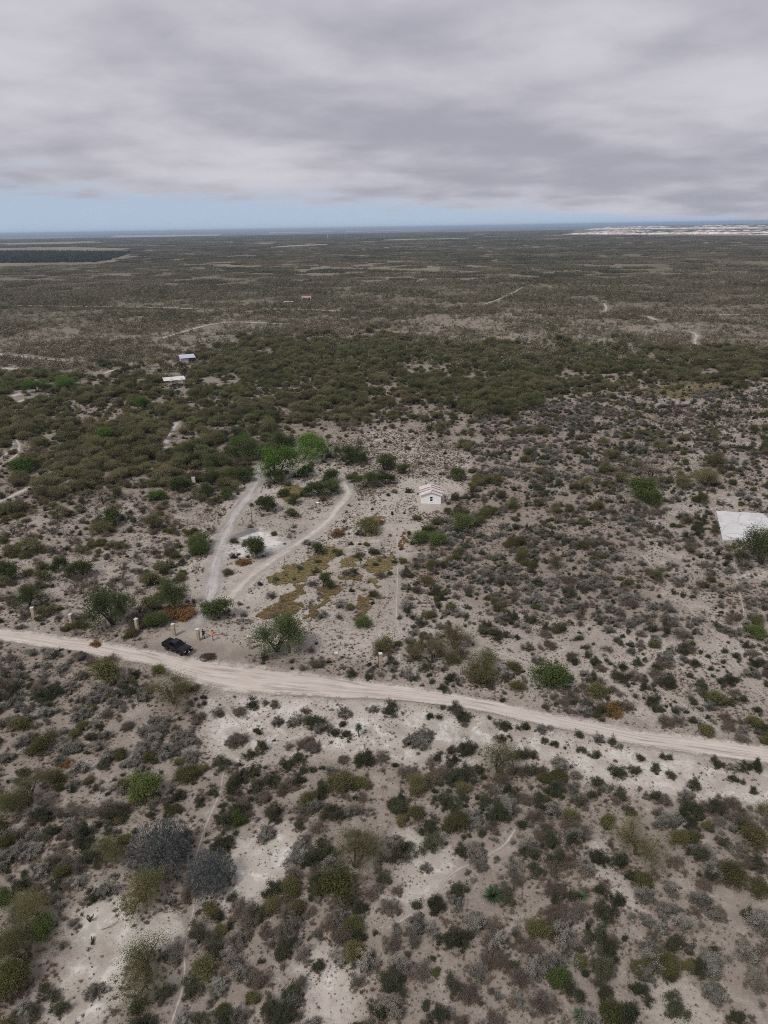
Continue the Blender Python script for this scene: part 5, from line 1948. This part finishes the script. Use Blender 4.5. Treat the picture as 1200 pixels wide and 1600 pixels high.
for a in ((54, 970, 18, 'pale stone pillar with white top farthest left along the road'), (113, 979, 15, 'stone pillar between a bush and pale rubble left of the big mesquite'),
          (165, 984, 12, 'short stone pillar half hidden under the big mesquite'), (216, 991, 19, 'stone pillar just right of the big mesquite above the road'),
          (273, 997, 18, 'stone pillar standing behind the black pickup'), (311, 1005, 17, 'stone gate pillar beside the person in black'),
          (391, 1017, 20, 'stone pillar left of the leaning dark green mesquite'), (458, 1023, 19, 'stone pillar right of the leaning dark green mesquite'),
          (526, 1034, 13, 'short broken stone pillar on the stony verge'), (595, 1046, 22, 'stone corner pillar with a dark post beside it')):
    pillar(*a)


def post(px, py, hpx, label, mat=STEEL, r=0.05, tilt=0.0):
    x, y = G(px, py)
    h = hpx / ppm(x, y) / 0.85
    m = MB()
    m.cyl((0, 0, 0), (0, 0, h), r, r * 0.85, 8)
    m.cyl((0, 0, h), (0, 0, h + r * 0.6), r * 0.85, r * 0.3, 8)
    o = m.build('fence_post', mat, None, (x, y, float(H(x, y)) - 0.08))
    o.rotation_euler = (0, tilt, rng.uniform(0, 0.4))
    tag(o, label, 'post', 'fence posts')


post(592, 1047, 22, 'dark thin post touching the stone corner pillar')
post(616, 997, 13, 'thin dark fence post above the corner pillar')
post(625, 977, 12, 'thin dark fence post farther up the footpath in the clearing')
post(394, 817, 22, 'tall dark pole beside the grey track in the clearing', STEEL, 0.07)
post(271, 985, 16, 'thin dark rod rising from the pillar behind the pickup', STEEL, 0.04)
post(722, 1057, 13, 'pale wooden post of a close pair above the road', GREYWOOD, 0.06)
post(719, 1057, 11, 'shorter pale wooden post of a close pair above the road', GREYWOOD, 0.05)
post(1074, 1108, 15, 'leaning grey fence stake above the road', GREYWOOD, 0.05, 0.15)
post(1018, 1098, 14, 'slanting grey stick by a dark green shrub above the road', GREYWOOD, 0.04, 0.5)
post(1197, 1066, 12, 'grey fence post at the right edge of the scrub', GREYWOOD, 0.05)
post(564, 972, 10, 'thin bare stake beside the tan grass tongue', GREYWOOD, 0.04)
post(445, 884, 14, 'thin grey stake beside the pale wheel track', GREYWOOD, 0.05)

BLACKP = plain('black_plastic', (0.016, 0.016, 0.017), 0.5, 0.2)
REDP = plain('red_plastic', (0.42, 0.07, 0.08), 0.5, 0.15)


def barrel():
    x, y = G(613, 804)
    m = MB()
    for z0, z1, r0, r1 in ((0, 0.3, 0.28, 0.30), (0.3, 0.33, 0.315, 0.315), (0.33, 0.6, 0.30, 0.30), (0.6, 0.63, 0.315, 0.315), (0.63, 0.9, 0.30, 0.28)):
        m.cyl((0, 0, z0 + 0.001), (0, 0, z1), r0, r1, 18)
    o = m.build('barrel', BLACKP, None, (x, y, float(H(x, y)) - 0.02))
    tag(o, 'black plastic barrel standing in the clearing in front of the white hut', 'barrel')
    x, y = G(374 + 70, 812)
    # white upright cabinet among the trees
    x, y = G(303, 756)
    e = empty('white_cabinet', (x, y, float(H(x, y)) - 0.02), R(20))
    m = MB()
    m.box((0, 0, 0.95), (0.95, 0.8, 1.8), None, 0.04)
    m.build('body', WHITE, e)
    m = MB()
    m.box((0, -0.42, 0.95), (0.88, 0.04, 1.72), None, 0.01)
    m.build('door', WHITE, e)
    for sx_ in (-1, 1):
        m = MB()
        m.box((sx_ * 0.38, 0, 0.03), (0.1, 0.6, 0.09))
        m.build('foot', STEEL, e)
    tag(e, 'white upright cabinet standing among the trees left of the grey track', 'cabinet')
    x, y = G(347, 774)
    e = empty('red_crate', (x, y, float(H(x, y)) - 0.02), 0.3)
    for (c, s) in (((0, -0.3, 0.25), (1.1, 0.05, 0.5)), ((0, 0.3, 0.25), (1.1, 0.05, 0.5)), ((-0.55, 0, 0.25), (0.05, 0.55, 0.5)), ((0.55, 0, 0.25), (0.05, 0.55, 0.5))):
        m = MB()
        m.box(c, s)
        m.build('side', REDP, e)
    m = MB()
    m.box((0, 0, 0.03), (1.04, 0.54, 0.04))
    m.build('bottom', REDP, e)
    tag(e, 'red plastic crate under the trees left of the grey track', 'crate')
    x, y = G(496, 786)
    m = MB()
    m.loft([[(r * math.cos(t), 0.7 * r * math.sin(t), z) for t in np.linspace(0, 2 * math.pi, 15)[:-1]] for r, z in ((0.30, 0), (0.48, 0.28), (0.45, 0.28), (0.28, 0.06))])
    o = m.build('white_basin', WHITE, None, (x, y, float(H(x, y)) - 0.01))
    tag(o, 'white oval basin lying under the leaning tree in the clearing', 'basin')
    x, y = G(455, 813)
    m = MB()
    m.cyl((0, 0, 0), (0, 0, 0.9), 0.10, 0.09, 8)
    m.box((0, 0, 1.05), (0.5, 0.35, 0.32), (0, 0.1, 0.4), 0.04)
    o = m.build('stump_stand', STEEL, None, (x - 1.5, y + 0.3, float(H(x, y)) - 0.03))
    tag(o, 'dark short stand with a box on top in the clearing', 'stand')


barrel()


def brush_pile():
    x, y = G(325, 1031)
    rg = np.random.default_rng(12)
    segs = []
    for k in range(260):
        r = 1.35 * math.sqrt(rg.random())
        a = rg.uniform(0, 6.283)
        zz = 0.42 * (1 - (r / 1.45) ** 2) * rg.random() + 0.04
        c = np.array([r * math.cos(a), r * math.sin(a) * 0.9, zz])
        d = unit(np.array([-math.sin(a) + rg.normal() * 0.6, math.cos(a) + rg.normal() * 0.6, rg.normal() * 0.22])) * rg.uniform(0.2, 0.6)
        p, q = c - d, c + d
        p[2], q[2] = max(p[2], 0.02), max(q[2], 0.02)
        segs.append((p, q, 0.022, 0.012))
    v, q = tubes(segs, 4)
    e = empty('brush_pile', (x, y, float(H(x, y)) + 0.03))
    put('twigs', mk_mesh('twigs', v, [q], None, [BARK]), parent=e)['kind'] = 'stuff'
    n = 500
    C = np.stack([rg.normal(size=n) * 0.6, rg.normal(size=n) * 0.55, rg.uniform(0.02, 0.25, n)], 1)
    lv, lq, a = leaves(rg, C, 0.07, 0.6, 1.6)
    put('dead_leaves', mk_mesh('dead_leaves', lv, [lq], {'v': a}, [LM['B']]), parent=e)['kind'] = 'stuff'
    tag(e, 'round heap of dark dead brush on the road verge by the pickup', 'brush pile')


brush_pile()


# ------------------------------------------------------------------ pickup
def build_pickup():
    pa, pb = np.array(G(259.5, 1020)), np.array(G(284.5, 1030))      # near-side wheels, rear and front
    d = (pb - pa) / np.hypot(*(pb - pa))
    rz = math.atan2(d[1], d[0])
    left = np.array([-d[1], d[0]])
    c = (pa + pb) / 2 + left * 0.86
    zc = float(H(*c)) + 0.06
    PAINT = plain('black_paint', (0.004, 0.004, 0.006), 0.28, 0.2, 4.0, 0.35)
    TRIM = plain('black_trim', (0.008, 0.008, 0.009), 0.6, 0.2, 6.0, 0.15)
    GLASS = plain('tinted_glass', (0.002, 0.002, 0.003), 0.12, 0.1, 2.0, 0.25)
    TYRE = plain('tyre_rubber', (0.022, 0.021, 0.020), 0.85, 0.2)
    RIM = plain('dark_rim', (0.070, 0.070, 0.075), 0.4, 0.2, 5.0, 0.5, 0.6)
    LAMP = plain('lamp_glass', (0.62, 0.60, 0.56), 0.15, 0.05, 5.0, 0.6)
    CHROME = plain('bright_metal', (0.50, 0.50, 0.51), 0.3, 0.1, 5.0, 0.5, 0.7)
    REDL = plain('red_lamp', (0.30, 0.02, 0.02), 0.2, 0.1)
    e = empty('black_pickup', (c[0], c[1], zc), rz)
    hw = 0.93
    ax_r, ax_f, wr = -1.55, 1.62, 0.40
    ar = 0.47

    def arch(cx):
        return [(cx + ar * math.cos(t), 0.42 + ar * math.sin(t)) for t in np.linspace(math.pi, 0, 9)][::1]
    prof = [(-2.62, 0.52)] + [(ax_r - ar, 0.42)] + arch(ax_r)[1:-1] + [(ax_r + ar, 0.42)] + [(ax_f - ar, 0.42)] + arch(ax_f)[1:-1] + [(ax_f + ar, 0.46)]
    prof += [(2.60, 0.50), (2.66, 0.80), (2.60, 1.02), (2.35, 1.10), (1.05, 1.16), (-0.85, 1.18), (-2.60, 1.16), (-2.66, 0.80)]
    b = MB()
    b.prism(prof, -hw, hw)
    body = b.build('body', PAINT, e)
    bv = body.modifiers.new('bevel', 'BEVEL')
    bv.width, bv.segments, bv.limit_method = 0.05, 3, 'ANGLE'
    # bonnet bulge
    b = MB()
    b.loft([[(1.0, -0.70, 1.15), (2.40, -0.66, 1.08), (2.40, 0.66, 1.08), (1.0, 0.70, 1.15)],
            [(1.1, -0.56, 1.23), (2.28, -0.52, 1.14), (2.28, 0.52, 1.14), (1.1, 0.56, 1.23)]])
    b.build('hood', PAINT, e)
    # cab
    lo = [(-0.95, -0.88), (1.12, -0.88), (1.12, 0.88), (-0.95, 0.88)]
    hi = [(-0.78, -0.70), (0.38, -0.70), (0.38, 0.70), (-0.78, 0.70)]
    b = MB()
    b.loft([[(p[0], p[1], 1.15) for p in lo], [(p[0], p[1], 1.76) for p in hi], [(p[0] * 0.93, p[1] * 0.9, 1.82) for p in hi]])
    b.build('cab', PAINT, e)
    A = [Vector((p[0], p[1], 1.15)) for p in lo]
    B = [Vector((p[0], p[1], 1.76)) for p in hi]

    def pane(a0, a1, b0, b1, u0, u1, v0, v1, name, out):
        q = []
        for u, v in ((u0, v0), (u1, v0), (u1, v1), (u0, v1)):
            lo_ = a0.lerp(a1, u)
            hi_ = b0.lerp(b1, u)
            q.append(lo_.lerp(hi_, v) + Vector(out) * 0.008)
        m = MB()
        m.loft([[p - Vector(out) * 0.02 for p in q], q])
        m.build(name, GLASS, e)
    pane(A[1], A[2], B[1], B[2], 0.05, 0.95, 0.08, 0.92, 'windscreen', (0.6, 0, 0.8))
    pane(A[3], A[0], B[3], B[0], 0.08, 0.92, 0.15, 0.88, 'rear_window', (-1, 0, 0.2))
    for (i, j, o) in ((0, 1, (0, -1, 0.25)), (3, 2, (0, 1, 0.25))):
        pane(A[i], A[j], B[i], B[j], 0.06, 0.44, 0.14, 0.9, 'side_window', o)
        pane(A[i], A[j], B[i], B[j], 0.48, 0.86, 0.14, 0.9, 'side_window', o)
    # bed: cover between the rails
    b = MB()
    b.box((-1.78, 0, 1.20), (1.60, 1.62, 0.05), None, 0.015)
    b.build('bed_cover', TRIM, e)
    for s in (-1, 1):
        b = MB()
        b.box((-1.78, s * 0.87, 1.19), (1.66, 0.10, 0.06), None, 0.015)
        b.build('bed_rail', TRIM, e)
        # fender flares
        for cx in (ax_r, ax_f):
            b = MB()
            pr = [(cx + (ar + 0.07) * math.cos(t), 0.42 + (ar + 0.07) * math.sin(t)) for t in np.linspace(math.pi, 0, 11)]
            pi_ = [(cx + (ar - 0.005) * math.cos(t), 0.42 + (ar - 0.005) * math.sin(t)) for t in np.linspace(0, math.pi, 11)]
            b.prism(pr + pi_, s * (hw - 0.02), s * (hw + 0.06))
            b.build('fender_flare', TRIM, e)
        for k, (x0, x1) in enumerate(((-0.86, 0.10), (0.14, 1.06))):
            b = MB()
            b.box(((x0 + x1) / 2, s * (hw + 0.004), 0.83), (x1 - x0, 0.012, 0.60), None, 0.004)
            dr = b.build('door', PAINT, e)
            b = MB()
            b.box((x0 + 0.12, s * (hw + 0.03), 1.0), (0.18, 0.03, 0.035))
            b.build('handle', TRIM, dr)
        b = MB()
        b.box((0.92, s * 1.03, 1.24), (0.14, 0.24, 0.17), None, 0.03)
        b.build('mirror', TRIM, e)
        b = MB()
        b.box((0.05, s * (hw + 0.03), 0.40), (2.0, 0.14, 0.06), None, 0.015)
        st = b.build('side_step', TRIM, e)
        for xx in (-0.62, 0.62):
            b = MB()
            b.box((xx, s * (hw + 0.06), 0.436), (0.3, 0.1, 0.012))
            b.build('step_pad', CHROME, st)
        b = MB()
        b.box((2.585, s * 0.70, 0.88), (0.14, 0.34, 0.17), None, 0.03)
        b.build('headlight', LAMP, e)
        b = MB()
        b.box((-2.63, s * 0.82, 0.92), (0.07, 0.16, 0.32), None, 0.015)
        b.build('tail_light', REDL, e)
        for cx in (ax_r, ax_f):
            w = MB()
            w.cyl((cx, s * 0.66, wr), (cx, s * 0.94, wr), wr, wr, 24)
            wo = w.build('wheel', TYRE, e)
            w = MB()
            w.cyl((cx, s * 0.93, wr), (cx, s * 0.952, wr), 0.25, 0.22, 16)
            w.build('rim', RIM, wo)
            for t in range(6):
                w = MB()
                an = t * math.pi / 3
                w.box((cx + 0.13 * math.cos(an), s * 0.956, wr + 0.13 * math.sin(an)), (0.2, 0.02, 0.04), (0, -an, 0))
                w.build('spoke', RIM, wo)
    b = MB()
    b.box((2.64, 0, 0.86), (0.06, 1.0, 0.26), None, 0.02)
    gr = b.build('grille', TRIM, e)
    b = MB()
    b.box((2.675, 0, 0.87), (0.015, 0.22, 0.10))
    b.build('badge', CHROME, gr)
    b = MB()
    b.box((2.70, 0, 0.56), (0.20, 1.80, 0.22), None, 0.05)
    bp = b.build('front_bumper', TRIM, e)
    b = MB()
    b.box((2.805, 0, 0.60), (0.012, 0.34, 0.16))
    b.build('number_plate', WHITE, bp)
    b = MB()
    b.box((-2.70, 0, 0.58), (0.16, 1.76, 0.18), None, 0.04)
    b.build('rear_bumper', TRIM, e)
    b = MB()
    b.box((-2.655, 0, 0.92), (0.05, 1.46, 0.42), None, 0.015)
    b.build('tailgate', PAINT, e)
    tag(e, 'black four-door pickup truck parked on the dirt road verge', 'pickup')


build_pickup()


# ------------------------------------------------------------------ people
def person(px, py, rz, shirt, trousers, label, pose, vest=None, cap=None):
    x, y = G(px, py)
    e = empty('person', (x, y, float(H(x, y))), rz)
    e.scale = (1.1, 1.1, 1.1)
    J = {'pel': (0, 0, 0.96), 'wai': (0, 0.0, 1.08), 'che': (0, 0.0, 1.30), 'sho': (0, 0, 1.44), 'nec': (0, 0.01, 1.52), 'hea': (0, -0.02, 1.62), 'top': (0, -0.01, 1.74)}
    rad = {'pel': (0.155, 0.11), 'wai': (0.135, 0.10), 'che': (0.165, 0.115), 'sho': (0.13, 0.085), 'nec': (0.055, 0.058), 'hea': (0.078, 0.095), 'top': (0.06, 0.072)}
    ed = [('pel', 'wai'), ('wai', 'che'), ('che', 'sho'), ('sho', 'nec'), ('nec', 'hea'), ('hea', 'top')]
    for s, n in ((-1, 'l'), (1, 'r')):
        el, wr, ha = pose[n]
        st = pose.get('step', 0.0) * s
        J.update({n + 'hip': (s * 0.10, 0, 0.90), n + 'kne': (s * 0.11, st * 0.5 - 0.015, 0.50), n + 'ank': (s * 0.12, st + 0.02, 0.09), n + 'toe': (s * 0.135, st - 0.15, 0.04),
                  n + 'sh': (s * 0.20, 0, 1.41), n + 'elb': el, n + 'wri': wr, n + 'han': ha})
        rad.update({n + 'hip': (0.095, 0.10), n + 'kne': (0.062, 0.065), n + 'ank': (0.045, 0.048), n + 'toe': (0.042, 0.034), n + 'sh': (0.062, 0.062),
                    n + 'elb': (0.043, 0.043), n + 'wri': (0.028, 0.032), n + 'han': (0.022, 0.04)})
        ed += [('pel', n + 'hip'), (n + 'hip', n + 'kne'), (n + 'kne', n + 'ank'), (n + 'ank', n + 'toe'), ('sho', n + 'sh'), (n + 'sh', n + 'elb'), (n + 'elb', n + 'wri'), (n + 'wri', n + 'han')]
        # five fingers leaving the palm
        hv = Vector(ha)
        dv = (hv - Vector(wr)).normalized()
        sd = dv.cross(Vector((0, 1, 0.2))).normalized()
        for f in range(5):
            k = '%sf%d' % (n, f)
            off = (f - 1.5) * 0.018 if f < 4 else -0.05
            ln = (0.06, 0.07, 0.075, 0.055, 0.035)[f]
            J[k] = tuple(hv + sd * off + dv * ln)
            rad[k] = (0.009, 0.009)
            ed.append((n + 'han', k))
    names = list(J)
    me = bpy.data.meshes.new('body')
    me.from_pydata([J[k] for k in names], [(names.index(a), names.index(b)) for a, b in ed], [])
    o = put('body', me, parent=e)
    sk = o.modifiers.new('skin', 'SKIN')
    sk.use_smooth_shade = True
    for i, k in enumerate(names):
        sv = me.skin_vertices[0].data[i]
        sv.radius = rad[k]
        sv.use_root = (k == 'pel')
    sb = o.modifiers.new('sub', 'SUBSURF')
    sb.levels = sb.render_levels = 1
    # bake to one mesh and colour it by body region
    dg = bpy.context.evaluated_depsgraph_get()
    ev = bpy.data.meshes.new_from_object(o.evaluated_get(dg))
    o.modifiers.clear()
    o.data = ev
    ev.name = 'body'
    ev.materials.clear()
    SKIN = plain('skin', (0.36, 0.22, 0.16), 0.6, 0.08)
    SHOE = plain('shoe', (0.05, 0.04, 0.035), 0.7, 0.1)
    for m in (SKIN, shirt, trousers, SHOE):
        ev.materials.append(m)
    wri = [Vector(J['lwri']), Vector(J['rwri'])]
    han = [Vector(J['lhan']), Vector(J['rhan'])]
    for p in ev.polygons:
        c = p.center
        hand = any((c - h).length < 0.11 and (c - h).length < (c - w).length + 0.06 for h, w in zip(han, wri))
        p.material_index = 0 if (c.z > 1.50 or hand) else (1 if c.z > 1.0 or abs(c.x) > 0.23 else (2 if c.z > 0.10 else 3))
    hair = MB()
    hair.ball((0, 0.02, 1.70), (0.098, 0.112, 0.085), 14, 8)
    hair.build('hair', plain('dark_hair', (0.015, 0.012, 0.010), 0.6, 0.1), e, smooth=True)
    f = MB()
    f.ball((0, -0.115, 1.635), (0.014, 0.022, 0.022), 8, 6)
    f.build('nose', SKIN, e, smooth=True)
    if cap:
        m = MB()
        m.ball((0, 0.005, 1.72), (0.108, 0.12, 0.08), 14, 8)
        m.box((0, -0.14, 1.715), (0.15, 0.12, 0.016), (0.12, 0, 0), 0.006)
        m.build('cap', cap, e)
    if vest:
        m = MB()
        rings = []
        for z, a, b in ((0.93, 0.195, 0.145), (1.08, 0.19, 0.140), (1.28, 0.215, 0.155), (1.40, 0.225, 0.135), (1.48, 0.15, 0.095)):
            rings.append([(a * math.cos(t), b * math.sin(t) + 0.005, z) for t in np.linspace(0, 2 * math.pi, 17)[:-1]])
        m.loft(rings, False)
        v = m.build('vest', vest, e, smooth=True)
        for zz in (1.05, 1.2):
            m = MB()
            m.loft([[(0.222 * math.cos(t), 0.163 * math.sin(t) + 0.005, zz + dz) for t in np.linspace(0, 2 * math.pi, 17)[:-1]] for dz in (0, 0.04)], False)
            m.build('reflective_band', plain('reflective', (0.62, 0.62, 0.58), 0.35, 0.05), v)
    tag(e, label, 'person')
    return e


BLACKC = plain('black_cloth', (0.014, 0.014, 0.016), 0.85, 0.2)
DENIM = plain('denim', (0.060, 0.090, 0.150), 0.85, 0.2)
ORANGE = plain('orange_vest', (0.95, 0.17, 0.02), 0.6, 0.06)
person(319, 1003, R(155), BLACKC, BLACKC, 'person in black clothes standing with raised forearms beside the gate pillar',
       {'l': ((-0.27, -0.06, 1.16), (-0.12, -0.26, 1.28), (-0.06, -0.31, 1.34)), 'r': ((0.27, -0.06, 1.16), (0.12, -0.26, 1.28), (0.06, -0.31, 1.34)), 'step': 0.05})
person(333.5, 1005, R(120), ORANGE, DENIM, 'person in orange vest, jeans and dark cap near the fallen pole',
       {'l': ((-0.34, -0.03, 1.20), (-0.46, -0.18, 1.15), (-0.50, -0.25, 1.14)), 'r': ((0.28, -0.02, 1.14), (0.27, -0.14, 0.93), (0.26, -0.18, 0.85)), 'step': -0.08}, ORANGE, BLACKC)


# ------------------------------------------------------------------ pylons on the horizon
def pylon(px, py, h, label, mat):
    x, y = G(px, py)
    m = MB()
    w0, w1 = h * 0.10, h * 0.022
    for sx_ in (-1, 1):
        for sy_ in (-1, 1):
            m.cyl((sx_ * w0, sy_ * w0, 0), (sx_ * w1, sy_ * w1, h), 0.38, 0.25, 5)
    n = 9
    for k in range(n):
        t0, t1 = k / n, (k + 1) / n
        a, b = w0 + (w1 - w0) * t0, w0 + (w1 - w0) * t1
        s = 1 if k % 2 else -1
        for yy in (-1, 1):
            m.cyl((s * a, yy * a, h * t0), (-s * b, yy * b, h * t1), 0.2, 0.2, 4)
            m.cyl((yy * a, s * a, h * t0), (yy * b, -s * b, h * t1), 0.2, 0.2, 4)
    for zz, L in ((0.66, 0.20), (0.80, 0.24), (0.93, 0.17)):
        m.cyl((-h * L, 0, h * zz), (h * L, 0, h * zz), 0.35, 0.35, 5)
        for s in (-1, 1):
            m.cyl((s * h * L, 0, h * zz), (s * w1, 0, h * (zz + 0.05)), 0.2, 0.2, 4)
            m.cyl((s * h * L * 0.95, 0, h * zz), (s * h * L * 0.95, 0, h * (zz - 0.05)), 0.25, 0.25, 4)
    o = m.build('pylon', mat, None, (x, y, -0.3), rng.uniform(-0.4, 0.4))
    tag(o, label, 'pylon', 'pylons along the horizon')


PYL = plain('galvanised', (0.16, 0.16, 0.17), 0.6, 0.1)
PYLW = plain('painted_steel', (0.62, 0.62, 0.62), 0.6, 0.05)
for a in ((209, 370, 42, 'dark power pylon left of the pale pink field on the horizon', PYL), (373, 367, 42, 'dark power pylon right of the pale pink field on the horizon', PYL),
          (512, 373, 30, 'pale slender lattice mast on the far plain', PYLW), (780, 361, 38, 'whitish lattice tower on the plain left of the quarry', PYLW),
          (841, 357, 42, 'dark power pylon just left of the quarry', PYL), (901, 354, 42, 'dark power pylon behind the quarry end', PYL),
          (617, 361, 40, 'faint power pylon on the horizon above the wood', PYL), (705, 360, 40, 'faint power pylon left of the whitish tower', PYL)):
    pylon(*a)

# ------------------------------------------------------------------ air
def build_haze():
    m = bpy.data.materials.new('haze_air')
    m.use_nodes = True
    t = m.node_tree
    t.nodes.clear()
    out = t.nodes.new('ShaderNodeOutputMaterial')
    pv = t.nodes.new('ShaderNodeVolumePrincipled')
    pv.inputs['Color'].default_value = (0.60, 0.78, 1.0, 1)
    pv.inputs['Density'].default_value = 6e-5
    pv.inputs['Anisotropy'].default_value = 0.0
    t.links.new(pv.outputs[0], out.inputs['Volume'])
    me = MB()
    me.box((0, 26000, 43.5), (118000, 62000, 92.0))
    o = me.build('haze', m)
    tag(o, 'thin blue-grey haze over the plain', kind='stuff')


build_haze()
